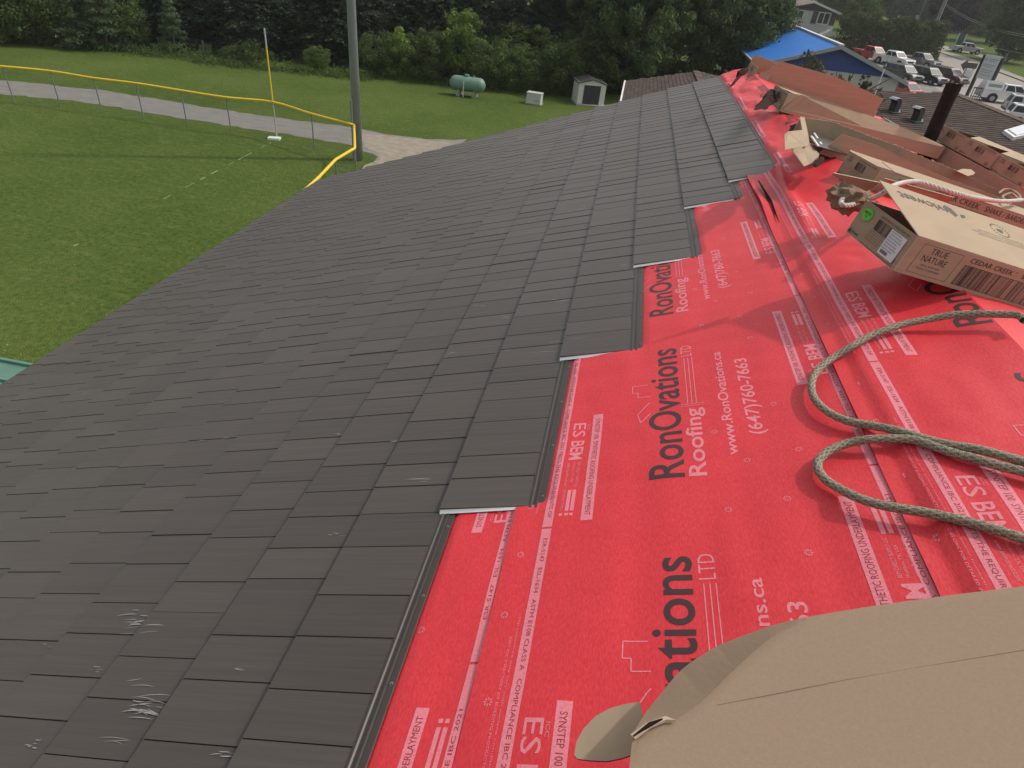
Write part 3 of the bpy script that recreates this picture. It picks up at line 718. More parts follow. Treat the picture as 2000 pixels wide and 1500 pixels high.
D_b = Box('cardboard_box', (1.509, 6.987, -1.052), (9.1, 9.6, 2.1), .42, .169, 1.75, 'open carton second from the far end, its clean square end towards the metal')
W, H, L = D_b.W, D_b.H, D_b.L
D_b.panel('bottom_panel', [(0, 0, T), (0, W, T), (L, W, T), (L, 0, T)])
D_b.panel('end_panel', [(T/2, 0, T), (T/2, 0, H), (T/2, W, H), (T/2, W, T)][::-1])
D_b.panel('end_panel', [(L, 0, T), (L, W, T), (L, W*.9, H*.7), (L, 0, H*.7)])
D_b.panel('side_panel', [(T, W, T), (T, W, H), (L-T, W, H*.8), (L-T, W, T)])
D_b.panel('side_panel', [(.01, 0, .0), (L, 0, .0), (L, .005, .115), (.9, .004, .075), (.01, .002, .022)])
D_b.panel('fold_panel', [(.012, .003, .024), (.9, .005, .077), (.86, .085, .185), (.13, .04, H+.015)])
D_b.panel('fold_panel', [(.9, .005, .077), (L, .006, .117), (L, .02, .128), (1.35, .055, .165), (.86, .085, .185)])
D_b.panel('inner_flap', [(.004, .004, .026), (.128, .042, H+.012), (.004, .06, H-.004)])
D_b.panel('top_panel', [(.13, .05, H-.004), (.86, .10, H-.012), (1.35, .07, .145), (L, .04, .11), (L, W-.01, .11), (.02, W-.01, H-.01)])
end_art(D_b)
E_b = Box('cardboard_box', (1.624, 9.744, -1.14), (7.4, 11.5, 1.5), .42, .17, 1.80, 'farthest long carton at the roof end, its big flap standing up like a wall')
W, H, L = E_b.W, E_b.H, E_b.L
E_b.panel('bottom_panel', [(0, 0, T), (0, W, T), (L, W, T), (L, 0, T)])
E_b.panel('end_panel', [(T/2, 0, T), (T/2, 0, H), (T/2, W, H), (T/2, W, T)][::-1])
E_b.panel('end_panel', [(L, 0, T), (L, W, T), (L, W, H), (L, 0, H)])
E_b.panel('side_panel', [(T, W, T), (T, W, H+.10), (L*.5, W+.02, H+.12), (L-T, W, H), (L-T, W, T)])
E_b.panel('side_panel', [(.12, 0, T), (L-T, 0, T), (L-T, 0, H), (.12, 0, H)])
E_b.panel('lid', [(.15, .0, H+.003), (L-.02, .0, H+.003), (L-.02, -.004, H+.15), (1.0, -.004, H+.20), (.24, -.004, H+.15)])
E_b.panel('torn_flap', [(.05, -.02, .02), (.18, -.05, .0), (.20, -.02, H*.9), (.06, 0, H*.8)])
end_art(E_b)
# --- box C : torn open, flaps spread, shingles inside
O_C = OB(1590, 318)
secs = []
C0, C1 = OB(1599, 299, .004), OB(1985, 430, .004); dC = nz((C1-C0)*np.array([1, 1, 0])); nC = np.array([-dC[1], dC[0], 0])
def vplane(px, py, back):
    r = ray(px, py); return CAM+r*(np.dot(nC, C0+nC*back-CAM)/np.dot(nC, r))
def vbase(p, back):
    t = np.dot(p-C0, dC); q = C0+dC*t+nC*back; q[2] = RIDGE[2]-(q[0]-RIDGE[0])*t2+.004; return q
for npx, tpx, fl_, fb2 in (((1603, 296), (1564, 229), 0., .30), ((1645, 262), (1630, 239), 0., .34), ((1716, 285), (1705, 269), 0., .36), ((1791, 323), (1753, 285), 0., .36), ((1860, 352), (1827, 317), 0, .34), ((1925, 375), (1890, 342), 0., .28), ((1975, 393), (1983, 389), 0., .10)):
    n_p = vplane(*npx, fl_); t_p = vplane(*tpx, fb2); secs.append((vbase(n_p, 0.), n_p, t_p))
    0 and print('C', np.round(n_p-CAM, 2), 'h', round(float(n_p[2]-vbase(n_p, 0.)[2]), 3), 'far h', round(float(t_p[2]-vbase(t_p, fb2)[2]), 3))
eC, OC, nearC = lofted_tray('torn_cardboard_box', O_C, secs, 'torn open carton with ragged rim and loose flaps, pale steel shingle edges showing inside')
def cflap(name, pts, parent, O, m=None, t=T):
    b = MB(); q = [np.array(p)-O for p in pts]; b.slab(q, newell(q), t); b.m = [0, 1]+[2]*len(q)
    return b.build(name, [m or M_card, M_cardin, M_cardedge], parent)
RF = on_roof
cflap('end_panel', [OB(1562, 228, .17), OB(1571, 229, .17), OB(1578, 262, .07), OB(1581, 282, .05), OB(1573, 287, .05)], eC, OC)
cflap('loose_flap', [OB(1532, 262, .10), OB(1540, 257, .115), OB(1570, 254, .12), OB(1573, 286, .10), OB(1533, 292, .085)], eC, OC)
cflap('corner_flap', [OB(1545, 291, .02), OB(1572, 287, .04), OB(1580, 279, .05), OB(1583, 320, .0), OB(1570, 325, -.005)], eC, OC)
cflap('corner_flap', [OB(1580, 279, .05), OB(1600, 302, .03), OB(1598, 309, .01), OB(1583, 321, .0)], eC, OC)
b = MB()
for q in range(46):   # ragged bright tears along the far rim
    t = random.random(); i = min(int(t*5), 4); f = t*5-i; p = secs[i][2]*(1-f)+secs[i+1][2]*f-OC
    s_ = random.uniform(.004, .016); d = nz(secs[i+1][2]-secs[i][2]); h = random.uniform(.002, .010)
    b.slab([p-d*s_*2, p+d*s_*2, p+d*s_+(0, 0, h), p-d*s_+(0, 0, h*.5)], np.array([0, 1., 0]), .004)
tag(b.build('torn_rim', M_cardedge, eC), kind='stuff')
sh = MB()
for q, (p0, p1) in enumerate((((1583, 266), (1597, 286)), ((1588, 260), (1602, 282)))):
    a, c = OB(*p0, .085), OB(*p1, .07); d = nz(OB(1700, 300, .06)-a); up = np.array([0, 0, .006])
    sh.slab([a, c, c+d*.9, a+d*.9], nz(np.cross(c-a, d)), .004, 0)
    sh.slab([a+up*.3, c+up*.3, c+up*.3+d*.02, a+up*.3+d*.02], nz(np.cross(c-a, d)), .009, 1)
tag(sh.build('metal_shingle_stack', [M_metaledge, M_bare]), 'two metal shingles with pale edges poking out of the torn carton', 'roof shingles')

# --- row of stacked cartons on the back slope
base_o = np.array([3.437, 6.76, -1.268]); Mf = rot(*[math.radians(a) for a in (19, 13, 4.9)])
lbls = {0: 'stacked carton on the back slope, farthest of the three printed ends beside the black pipe', 1: 'stacked carton on the back slope, middle of the three printed ends', 2: 'stacked carton on the back slope, nearest of the three printed ends at the photo edge'}
for q, d in ((0, 1), (1, 0), (2, -1)):
    o = base_o+Mf@np.array([(.02 if q != 2 else .05), .425*d, -.0 if q != 2 else -.012])
    Fb = Box('cardboard_box', o, (19, 13, 4.9), .42, .148, 1.75, lbls[q]); Fb.base(); end_art(Fb)
    W, H, L = Fb.W, Fb.H, Fb.L
    Fb.panel('top_flap', [(.02, -T, H+T), (L, -T, H+T), (L, W*.45, H+.02), (.30, W*.45, H+.03)])
    Fb.panel('top_flap', [(.25, W+T, H+T), (L, W+T, H+T), (L, W*.55, H+.015), (.35, W*.55, H+.025)][::-1])
    o2 = base_o+Mf@np.array([.03, .425*d+.02, -.165])
    Gb = Box('cardboard_box', o2, (19, 13, 4.9), .42, .150, 1.75, ('closed carton in the bottom layer of the stack, below the farthest printed end', 'closed carton in the bottom layer of the stack, below the middle printed end', 'closed carton in the bottom layer of the stack, below the nearest printed end')[q]); Gb.base(top=True)
# box with blue label at the right edge behind the front box
G2 = Box('cardboard_box', (2.62, 3.62, -1.235), (14, 12, 0), .40, .20, 1.2, 'carton at the right photo edge with pale label, behind the front carton'); G2.base(top=True)
G2.prints([('r', .30, .03, .38, .15)], (-T/2, .40, 0), (0, -1, 0), (0, 0, 1), m=M_label, name='shipping_label', lift=.002)
# --- near cardboard lid in the bottom right corner
OFFC = .36
def NC(px, py, off): return on_roof(px, py, off)
edge_px = [(1226, 1640), (1225, 1560), (1229, 1500), (1234, 1450), (1240, 1425), (1262, 1390), (1330, 1306), (1400, 1261), (1500, 1223), (1570, 1206), (1700, 1184), (1850, 1163), (2000, 1145), (2300, 1112)]
edge_h = [.360, .360, .360, .358, .345, .318, .296, .300, .330, .356, .358, .358, .358, .358]
cre_px = [(1236, 1640), (1236, 1560), (1240, 1500), (1247, 1452), (1262, 1432), (1325, 1404), (1376, 1366), (1436, 1305), (1504, 1245), (1572, 1212), (1701, 1189), (1851, 1168), (2001, 1150), (2301, 1117)]
in2_px = [(1700, 2100), (1750, 2050), (1800, 2000), (1850, 1950), (1900, 1900), (1950, 1850), (2000, 1800), (2050, 1780), (2100, 1760), (2150, 1740), (2200, 1700), (2260, 1660), (2320, 1600), (2420, 1500)]
def smooth_rows(r, n, h=None):
    q = []; hh_ = []
    for i in range(len(r)-1):
        for k in range(n): t = k/n; q.append(tuple(a+(c-a)*t for a, c in zip(r[i], r[i+1]))); hh_.append(h[i]+(h[i+1]-h[i])*t if h else .36)
    q.append(r[-1]); hh_.append(h[-1] if h else .36)
    for _ in range(2): q = [q[0]]+[tuple((a+2*b_+c)/4 for a, b_, c in zip(q[i-1], q[i], q[i+1])) for i in range(1, len(q)-1)]+[q[-1]]
    return [NC(p[0], p[1], h_) for p, h_ in zip(q, hh_)]
rows3 = [smooth_rows(edge_px, 5, edge_h), smooth_rows(cre_px, 5), smooth_rows(in2_px, 5)]
full = []
for (ra, rb, n_) in ((rows3[0], rows3[1], 2), (rows3[1], rows3[2], 26)):
    for k in range(n_): t = k/n_; full.append([a*(1-t)+c*t for a, c in zip(ra, rb)])
full.append(rows3[2])
nr_, nc_ = len(full), len(full[0]); OL = np.array(full[0][10]); vv = []
for j, r in enumerate(full):
    for i, p in enumerate(r):
        w_ = (.0012*nz3(p[0]*5, p[1]*5, 1.)+.0015*nz3(p[0]*2.2, p[1]*2.2, 4.))*min(1, j/6)
        vv.append(p+N1*w_-OL)
top_f = [(j*nc_+i, (j+1)*nc_+i, (j+1)*nc_+i+1, j*nc_+i+1) for j in range(nr_-1) for i in range(nc_-1)]
nv_ = len(vv); vv2 = vv+[p-N1*.005 for p in vv]
bt = [tuple(i+nv_ for i in f[::-1]) for f in top_f]; sd_f = [(i, i+1, i+1+nv_, i+nv_) for i in range(nc_-1)]
near_box = empty('large_cardboard_box', OL); tag(near_box, 'large plain brown carton filling the bottom right corner, seen from above', 'cardboard box')
M_card2 = mat('plain_cardboard', (.34, .245, .175), .88, spec=.12, noise_=((160, 160, 160), 8, .3, .75), col2=(.375, .278, .20), bump=((220, 220, 220), .3, .001))
nl = mesh('lid', vv2, top_f+bt+sd_f, [M_card2, M_cardin, M_cardedge], near_box, mi=[0]*len(top_f)+[1]*len(bt)+[2]*len(sd_f))
nl.data.polygons.foreach_set('use_smooth', [i >= 2*(nc_-1) for i in range(len(nl.data.polygons))])
# box body below the lid
b = MB(); ins = [p-OL for p in rows3[1]]; low = [np.array(p)-OL-N1*.30 for p in rows3[1]]
b.add(ins+low, [(i, i+1, i+1+len(ins), i+len(ins)) for i in range(len(ins)-1)]); b.build('side_panel', M_card, near_box)
b = MB(); tb = [(1122, 1476), (1126, 1450), (1140, 1424), (1163, 1400), (1190, 1385), (1220, 1376), (1250, 1372), (1256, 1400), (1246, 1440), (1236, 1475), (1215, 1482), (1185, 1488), (1150, 1486), (1128, 1483)]
q = [NC(px, py, .225)-OL for px, py in tb]; b.slab(q, newell(q), .004); b.m = [0, 1]+[2]*len(q); b.build('rounded_tab', [M_card2, M_cardin, M_kraft], near_box)
b = MB(); q = [NC(px, py, o_)-OL for px, py, o_ in ((1232, 1436, .362), (1262, 1414, .364), (1300, 1400, .366), (1320, 1408, .367), (1302, 1407, .366), (1268, 1422, .365), (1240, 1443, .363))]
b.slab(q, newell(q), .006); b.build('torn_crease', [M_cardedge], near_box)
b = MB(); q = [NC(px, py, o_)-OL for px, py, o_ in ((1237, 1438, .368), (1270, 1418, .370), (1294, 1404, .371), (1268, 1412, .369))]
b.slab(q, newell(q), .005); b.build('torn_crease', [M_kraft], near_box)

b = MB()
q = [NC(x, y, o_)-OL for x, y, o_ in ((1400, 1377, .3605), (1520, 1354, .3605), (1640, 1330, .3605), (1800, 1302, .3605), (2010, 1268, .3605))]; b.tube(q, .0006, 4)
tag(b.build('crease_line', mat('cardboard_crease', (.285, .205, .145), .9), near_box), kind='stuff')
# ================================================================== ropes
def catmull(P, n):
    P = [np.array(p, float) for p in P]; P = [2*P[0]-P[1]]+P+[2*P[-1]-P[-2]]; out = []
    for i in range(1, len(P)-2):
        for k in range(n):
            t = k/n; a, b, c, d = P[i-1], P[i], P[i+1], P[i+2]
            out.append(.5*((2*b)+(-a+c)*t+(2*a-5*b+4*c-d)*t*t+(-a+3*b-3*c+d)*t**3))
    out.append(P[-2]); return out
def braided(name, pts, r, m, strands=12, tw=14.0, parent=None, n=16):
    # resample to even steps
    L = [0]
    for a, b in zip(pts, pts[1:]): L.append(L[-1]+np.linalg.norm(b-a))
    st = r*.42; k = int(L[-1]/st); res = [np.array([np.interp(i*st, L, [p[c] for p in pts]) for c in range(3)]) for i in range(k)]
    vs_, uv = [], []; t0 = nz(res[1]-res[0]); a = nz(np.cross(t0, [0, 0, 1])); 
    for i, p in enumerate(res):
        t = nz(res[min(i+1, k-1)]-res[max(i-1, 0)]); a = nz(a-np.dot(a, t)*t); b = np.cross(t, a); s = i*st/(r*5.2)
        for j in range(n):
            ph = j/n; c1 = math.sin(2*PI*(ph*strands/2+s*1.0*strands/6)); c2 = math.sin(2*PI*(ph*strands/2-s*1.0*strands/6))
            rr = r*(1+.10*max(c1, c2)+.02*random.random()); vs_.append(p+(a*math.cos(2*PI*ph)+b*math.sin(2*PI*ph))*rr); uv.append((ph, s))
    fs_ = [(i*n+j, i*n+(j+1) % n, (i+1)*n+(j+1) % n, (i+1)*n+j) for i in range(k-1) for j in range(n)]
    O = vs_[0].copy(); o = mesh(name, [v-O for v in vs_], fs_, m, parent, smooth=True, uv=uv); o.location = O; return o
M_rope = mat('grey_green_braid', (.22, .19, .14), .9, spec=.15, noise_=((260, 260, 420), 2, .40, .62), col2=(.50, .46, .36), bump=(420, .8, .003))
P1 = [(2060, 618), (2000, 615), (1965, 614), (1896, 613), (1862, 615), (1816, 623), (1770, 632), (1735, 643), (1701, 655), (1666, 675), (1632, 696), (1609, 712), (1591, 732), (1585, 752), (1588, 772), (1600, 790), (1623, 808), (1655, 822), (1689, 829), (1735, 837), (1770, 846), (1816, 860), (1862, 870), (1908, 877), (1954, 889), (2000, 902), (2070, 925), (2100, 945), (2070, 945),
      (2000, 922), (1955, 911), (1905, 896), (1856, 883), (1793, 861), (1758, 857), (1701, 858), (1655, 866), (1620, 880), (1600, 898), (1597, 908), (1600, 921), (1614, 938), (1641, 955), (1671, 970), (1708, 983), (1757, 993), (1807, 1001), (1856, 1011), (1905, 1023), (1955, 1038), (2000, 1053), (2080, 1080)]
rp = []
for i, (px, py) in enumerate(P1):
    h = .020
    if 5 <= i <= 9: h = .040
    if 0 <= i <= 4: h = .05
    if 19 <= i <= 24: h = .032
    if 29 <= i <= 35: h = .034
    if 43 <= i <= 50: h = .038
    v_, y_ = roof_vy(px, py, .02+h)
    rp.append(RV(min(v_, VR+.05), y_, .020+h))
t_ = M_rope.node_tree; uvn = t_.nodes.new('ShaderNodeUVMap'); uvn.uv_map = 'uv'; sx = t_.nodes.new('ShaderNodeSeparateXYZ'); t_.links.new(uvn.outputs[0], sx.inputs[0])
def mth(op, a, b=None):
    n = t_.nodes.new('ShaderNodeMath'); n.operation = op
    for i, q in enumerate((a, b)):
        if q is None: continue
        if isinstance(q, (int, float)): n.inputs[i].default_value = q
        else: t_.links.new(q, n.inputs[i])
    return n.outputs[0]
ua, va = mth('MULTIPLY', sx.outputs[0], 2*PI*6), mth('MULTIPLY', sx.outputs[1], 2*PI*2)
pat = mth('MAXIMUM', mth('SINE', mth('ADD', ua, va)), mth('SINE', mth('SUBTRACT', ua, va)))
cr_ = t_.nodes.new('ShaderNodeValToRGB'); cr_.color_ramp.elements[0].position = .15; cr_.color_ramp.elements[1].position = .95
cr_.color_ramp.elements[0].color = (.25, .25, .25, 1); cr_.color_ramp.elements[1].color = (1.15, 1.15, 1.15, 1); t_.links.new(pat, cr_.inputs[0])
mm = t_.nodes.new('ShaderNodeMixRGB'); mm.blend_type = 'MULTIPLY'; mm.inputs[0].default_value = .55
src_ = t_.nodes['Principled BSDF'].inputs['Base Color'].links[0].from_socket; t_.links.new(src_, mm.inputs[1]); t_.links.new(cr_.outputs[0], mm.inputs[2]); t_.links.new(mm.outputs[0], t_.nodes['Principled BSDF'].inputs['Base Color'])
rope = braided('rope', catmull(rp, 8), .0138, M_rope, strands=12)
tag(rope, 'thick grey-green braided rope looped across the red underlayment', 'rope')
def twisted(name, pts, r, m, parent=None):
    L = [0]
    for a, b in zip(pts, pts[1:]): L.append(L[-1]+np.linalg.norm(b-a))
    st = r*.55; k = int(L[-1]/st); res = [np.array([np.interp(i*st, L, [p[c] for p in pts]) for c in range(3)]) for i in range(k)]
    O = res[0].copy(); mbs = MB(); a = nz(np.cross(res[1]-res[0], [0, 0, 1]))
    fr = []
    for i in range(k):
        t = nz(res[min(i+1, k-1)]-res[max(i-1, 0)]); a = nz(a-np.dot(a, t)*t); fr.append((a.copy(), np.cross(t, a)))
    for s in range(3):
        pp = []
        for i in range(k):
            ang = 2*PI*(s/3+i*st/(r*6.0)); pp.append(res[i]+(fr[i][0]*math.cos(ang)+fr[i][1]*math.sin(ang))*r*.5-O)
        mbs.tube(pp, r*.56, 7, 0)
    o = mbs.build(name, m, parent, smooth=True); o.location = O; return o
M_wrope = mat('white_nylon_rope', (.55, .52, .47), .8, spec=.3, noise_=(90, 2, .3, .7), col2=(.70, .67, .62), bump=(200, .4, .002))
wp = [OB(px, py, o_) for px, py, o_ in ((1996, 391, .20), (1955, 393, .21), (1901, 386, .22), (1860, 375, .225), (1819, 362, .22), (1791, 355, .215), (1764, 357, .21), (1737, 367, .205), (1722, 378, .17), (1704, 387, .10), (1682, 394, .06), (1660, 401, .035), (1646, 400, .03), (1643, 393, .035), (1650, 384, .06))]
wr = twisted('rope', catmull(wp, 10), .0135, M_wrope); tag(wr, 'white twisted rope draped over the carton with TRUE NATURE on it', 'rope')
kn = [OB(px, py, o_) for px, py, o_ in ((1950, 378, .16), (1962, 370, .17), (1978, 372, .18), (1992, 384, .19), (1985, 394, .20), (1966, 392, .19), (1958, 384, .18), (1975, 378, .19), (1990, 390, .19))]
tag(twisted('rope', catmull(kn, 8), .009, mat('tan_rope', (.36, .27, .19), .9)), 'tan knotted rope end at the corner of the torn carton', 'rope')
# crumpled kraft paper
def crumple(name, c, rad, m, label, cat, seed=0, sub=3, sq=(1, 1, 1)):
    bm = bmesh.new(); bmesh.ops.create_icosphere(bm, subdivisions=sub, radius=1)
    for v in bm.verts:
        d = v.co.normalized(); k = 1+.35*abs(noise.noise(d*2.2+Vector((seed, 0, 0))))*2-.25+.30*abs(noise.noise(d*4.3+Vector((seed, 3, 0))))
        v.co = Vector((d.x*rad*k*sq[0], d.y*rad*k*sq[1], d.z*rad*k*sq[2]))
    me = bpy.data.meshes.new(name); bm.to_mesh(me); bm.free(); me.materials.append(m); o = link(name, me); o.location = c; tag(o, label, cat); return o
crumple('crumpled_paper', OB(1658, 386, .045), .10, mat('kraft_paper', (.24, .17, .115), .85, spec=.15), 'crumpled brown kraft paper under the white rope', 'paper', 2, 3, (1.1, 1.2, .8))
def rag(name, pts, label, m=M_kraft, t=.003):
    P = [np.array(p) for p in pts]; c = sum(P)/len(P); b = MB(); k = len(P); Q = []
    for i in range(k):
        a, d = P[i], P[(i+1) % k]
        for s in range(4):
            q = a+(d-a)*s/4; q = q+np.array([random.gauss(0, .008), random.gauss(0, .008), random.gauss(0, .008)])*(s > 0); Q.append(q-c)
    n_ = len(Q); ctr = np.array([0, 0, .03]); b.add([ctr]+Q+[q-np.array([0, 0, .004]) for q in Q]+[ctr-np.array([0, 0, .004])], [(0, 1+i, 1+(i+1) % n_) for i in range(n_)]+[(2*n_+1, n_+1+(i+1) % n_, n_+1+i) for i in range(n_)]+[(1+i, n_+1+i, n_+1+(i+1) % n_, 1+(i+1) % n_) for i in range(n_)])
    o = b.build(name, m); o.location = c; tag(o, label, 'torn wrapping'); return o
rag('torn_wrapping', [OB(1498, 178, .12), OB(1512, 176, .12), OB(1518, 195, .06), OB(1500, 212, .03), OB(1472, 214, .015), OB(1482, 202, .03), OB(1490, 190, .07)], 'dark torn wrapping hanging from the end of the second farthest carton')
rag('torn_wrapping', [OB(1442, 138, .15), OB(1458, 130, .15), OB(1462, 140, .10), OB(1446, 150, .05), OB(1430, 168, .01), OB(1424, 170, .01), OB(1440, 152, .05)], 'dark torn strip hanging from the farthest carton')
rag('torn_wrapping', [OB(1585, 322, .01), OB(1603, 305, .02), OB(1612, 312, .02), OB(1596, 324, .01)], 'dark crumpled wrapping under the torn carton')
rag('torn_wrapping', [OB(1542, 246, .03), OB(1560, 240, .06), OB(1562, 256, .04), OB(1546, 258, .02)], 'dark and white scrap of torn wrapping beside the torn carton')
# grey flashing along the back slope, small flap of card
fb_ = MB(); p, q = OB(1714, 229, .012), OB(1868, 329, .012)
fb_.box(-.05, .05, 0, abs(q[1]-p[1])+.8, 0, .012)
fo = fb_.build('flashing', M_metaledge); fo.location = (3.70, q[1]-.8, back_z(3.70)+.025); fo.rotation_euler = (0, SR, 0); tag(fo, 'dark grey metal flashing strip lying on the back slope', 'flashing')
cf = MB(); q = [OB(px, py, .17) for px, py in ((1868, 334), (1880, 330), (1896, 331), (1904, 337), (1902, 341), (1890, 344))]; c0 = q[0]
cf.slab([x-c0 for x in q], newell(q), .004); o = cf.build('cardboard_scrap', M_card); o.location = c0; tag(o, 'small rounded cardboard tab sticking up behind the torn carton', 'cardboard scrap')
# black vent pipe
base = OB(1798, 312, 0.); h = .2
for _ in range(300):
    if proj(base+np.array([0, 0, h]))[1] < 165: break
    h += .01
vp = empty('vent_pipe', base); tag(vp, 'black vent pipe standing on the back slope', 'vent pipe')
b = MB(); b.tube([(0, 0, -.05), (0, 0, h-.07)], .066, 20, cap=False); b.build('pipe', M_pipe, vp, smooth=True)
b = MB(); b.tube([(0, 0, h-.085), (0, 0, h)], .072, 20, cap=False); b.tube([(0, 0, h-.06), (0, 0, h-.003)], .060, 20, cap=False); b.build('collar', M_pipe, vp, smooth=True)
b = MB(); b.tube([(0, 0, -.06), (0, 0, .02), (0, 0, .06)], .12, 16, r2=.075, cap=False); b.build('pipe_boot', M_pipe, vp, smooth=True)

# ================================================================== brown shingled roofs beyond
def shingled_plane(parent, O, poly, upv, along, course, tab, name='roof_tile', seed=1, limit=300, thick=.012):
    """cover a planar polygon with shingle tabs. upv: unit vector up the slope, along: unit along the course"""
    O = np.array(O); nrm = nz(np.cross(along, upv)); nrm = nrm if nrm[2] > 0 else -nrm
    P0 = np.array(poly[0]); uv = [(float(np.dot(np.array(p)-P0, along)), float(np.dot(np.array(p)-P0, upv))) for p in poly]
    def inside(a, b):
        c = False; j = len(uv)-1
        for i in range(len(uv)):
            if (uv[i][1] > b) != (uv[j][1] > b) and a < (uv[j][0]-uv[i][0])*(b-uv[i][1])/(uv[j][1]-uv[i][1])+uv[i][0]: c = not c
            j = i
        return c
    rn = random.Random(seed); b = MB()
    a0, a1 = min(u[0] for u in uv), max(u[0] for u in uv); b0, b1 = min(u[1] for u in uv), max(u[1] for u in uv)
    y = b0; r = 0
    while y < b1:
        x = a0-rn.random()*tab
        while x < a1:
            wd = tab*rn.uniform(.7, 1.3)
            if inside(x+wd/2, y+course/2):
                q = [P0+along*x+upv*y+nrm*thick*rn.uniform(.9, 1.5), P0+along*(x+wd-.008)+upv*y+nrm*thick*rn.uniform(.9, 1.5), P0+along*(x+wd-.008)+upv*(y+course*1.04)+nrm*.002, P0+along*x+upv*(y+course*1.04)+nrm*.002]
                lowe = [P0+along*x+upv*y-nrm*.002, P0+along*(x+wd-.008)+upv*y-nrm*.002]
                b.add([t-O for t in q+lowe], [(0, 1, 2, 3), (0, 4, 5, 1)], rn.randrange(3))
            x += wd
        y += course; r += 1
    ms = [mat('asphalt_shingle_%s' % c, col, .92, spec=.12, noise_=(14, 5, .3, .75), col2=tuple(x*1.25 for x in col)) for c, col in (('a', (.074, .058, .052)), ('b', (.086, .067, .060)), ('c', (.066, .052, .047)))]
    o = b.build(name, ms, parent); tag(o, kind='stuff')
    m = MB(); m.slab([np.array(p)-nrm*.03-O for p in poly], nrm, .05); m.build('roof', M_shin, parent)
    return nrm
ZM = CZ-2.62
wing = empty('hall_building', (9, 20, 0)); tag(wing, 'lower building beyond the boxes, brown shingle roof with hooded vents and a skylight', 'building')
WO = np.array([9, 20, 0.])
# plane dipping towards the camera: ridge level ZM along (1663,172)-(1775,182)
rp1, rp2 = on_z(1663, 172, ZM), on_z(1775, 182, ZM)
al = nz(rp2-rp1); dn = nz(np.array([al[1], -al[0], 0])); pit = math.radians(13)
upv = -dn*math.cos(pit)+np.array([0, 0, math.sin(pit)]); nM = nz(np.cross(al, upv))
def onM(px, py, off=0.):
    r = ray(px, py); return CAM+r*(np.dot(nM, rp1+nM*off-CAM)/np.dot(nM, r))
polyM = [onM(1663, 172), onM(1775, 182), onM(1838, 179), onM(1866, 183), onM(2000, 237), onM(2120, 300)]
lowp = [onM(2120, 420), onM(1900, 330), onM(1800, 285), onM(1690, 215), onM(1655, 190)]
polyM = polyM+lowp
shingled_plane(wing, WO, polyM, upv, al, .145, .32, seed=4)
cap = MB()
for a, c in (((1866, 183), (2000, 237)), ((2000, 237), (2120, 300))):
    n_ = 22; A0, A1 = onM(*a, .02), onM(*c, .02); d = nz(A1-A0); s_ = nz(np.cross(d, nM))
    for i in range(n_):
        t0, t1 = i/n_, (i+1)/n_; p, q = A0+(A1-A0)*t0, A0+(A1-A0)*t1
        cap.slab([p-s_*.14-WO, p+s_*.14-WO, q+s_*.14-WO, q-s_*.14-WO], nM, .02+.01*(i % 2))
cap.build('ridge_cap', M_shin, wing)
# walls under it
bx = MB(); P = [np.array([p[0], p[1], 0]) for p in polyM]; c_ = sum(P)/len(P)
for i in range(len(polyM)):
    a, d = polyM[i], polyM[(i+1) % len(polyM)]
    a = a+(np.append((c_-a)[:2], 0))*.03; d = d+(np.append((c_-d)[:2], 0))*.03
    bx.poly([np.array([a[0], a[1], 0])-WO, np.array([d[0], d[1], 0])-WO, d-np.array([0, 0, .2])-WO, a-np.array([0, 0, .2])-WO])
bx.build('wall', M_brick, wing)
# hooded vents
M_hood = mat('grey_vent_hood', (.10, .105, .11), .4, metal=.3); M_hoodd = mat('vent_dark', (.015, .015, .018), .7)
for (px, py, lb) in ((1742, 218, 'dark hooded roof vent on the brown shingles, farther and smaller one'), (1786, 236, 'dark hooded roof vent on the brown shingles, nearer the black pipe')):
    p = onM(px, py); e = empty('roof_vent', p, .5); tag(e, lb, 'roof vent', 'hooded vents on the brown roof'); e.scale = (.82, .82, .82)
    sc_ = .85
    pf = [(-.06, -.05), (.14, -.05), (.16, .28), (.12, .40), (.02, .47), (-.12, .47), (-.20, .42), (-.10, .38), (-.05, .28)]; n_ = len(pf)
    b = MB(); b.add([(x, -.15, z) for x, z in pf]+[(x, .15, z) for x, z in pf], [tuple(range(n_)), tuple(range(2*n_-1, n_-1, -1))]+[(i, i+n_, (i+1) % n_+n_, (i+1) % n_) for i in range(n_)]); b.build('stack', mat('dark_vent_hood', (.035, .036, .04), .5), e)
    cp = [(.125, .405), (.02, .478), (-.12, .478), (-.21, .42)]
    b = MB()
    for (xa_, za_), (xb_, zb_) in zip(cp, cp[1:]): b.add([(xa_, -.17, za_), (xb_, -.17, zb_), (xb_, .17, zb_), (xa_, .17, za_), (xa_, -.17, za_+.012), (xb_, -.17, zb_+.012), (xb_, .17, zb_+.012), (xa_, .17, za_+.012)], [(0, 3, 2, 1), (4, 5, 6, 7), (0, 1, 5, 4), (2, 3, 7, 6)])
    b.build('hood', mat('pale_vent_top', (.32, .35, .38), .4), e)
    b = MB(); b.box(-.22, .22, -.24, .2, -.04, .015); b.build('base_flashing', M_hood, e)
    b = MB(); b.tube([(.22, -.1, 0), (.22, -.1, .08)], .05, 8, r2=.03); b.build('bracket', M_white, e)
# antenna mast
p = onM(1701, 204); e = MB(); e.tube([(0, 0, 0), (0, 0, 1.0)], .018, 8); e.tube([(-.02, 0, 1.0), (.0, 0, 1.06)], .03, 6, mi=1); e.tube([(0, 0, 1.06), (0, 0, 1.14)], .012, 6); e.tube([(0, 0, 1.14), (0, 0, 1.2)], .03, 6, mi=1)
o = e.build('antenna_mast', [M_white, M_hood]); o.location = p; tag(o, 'thin white mast with small grey insulators on the brown roof', 'mast')
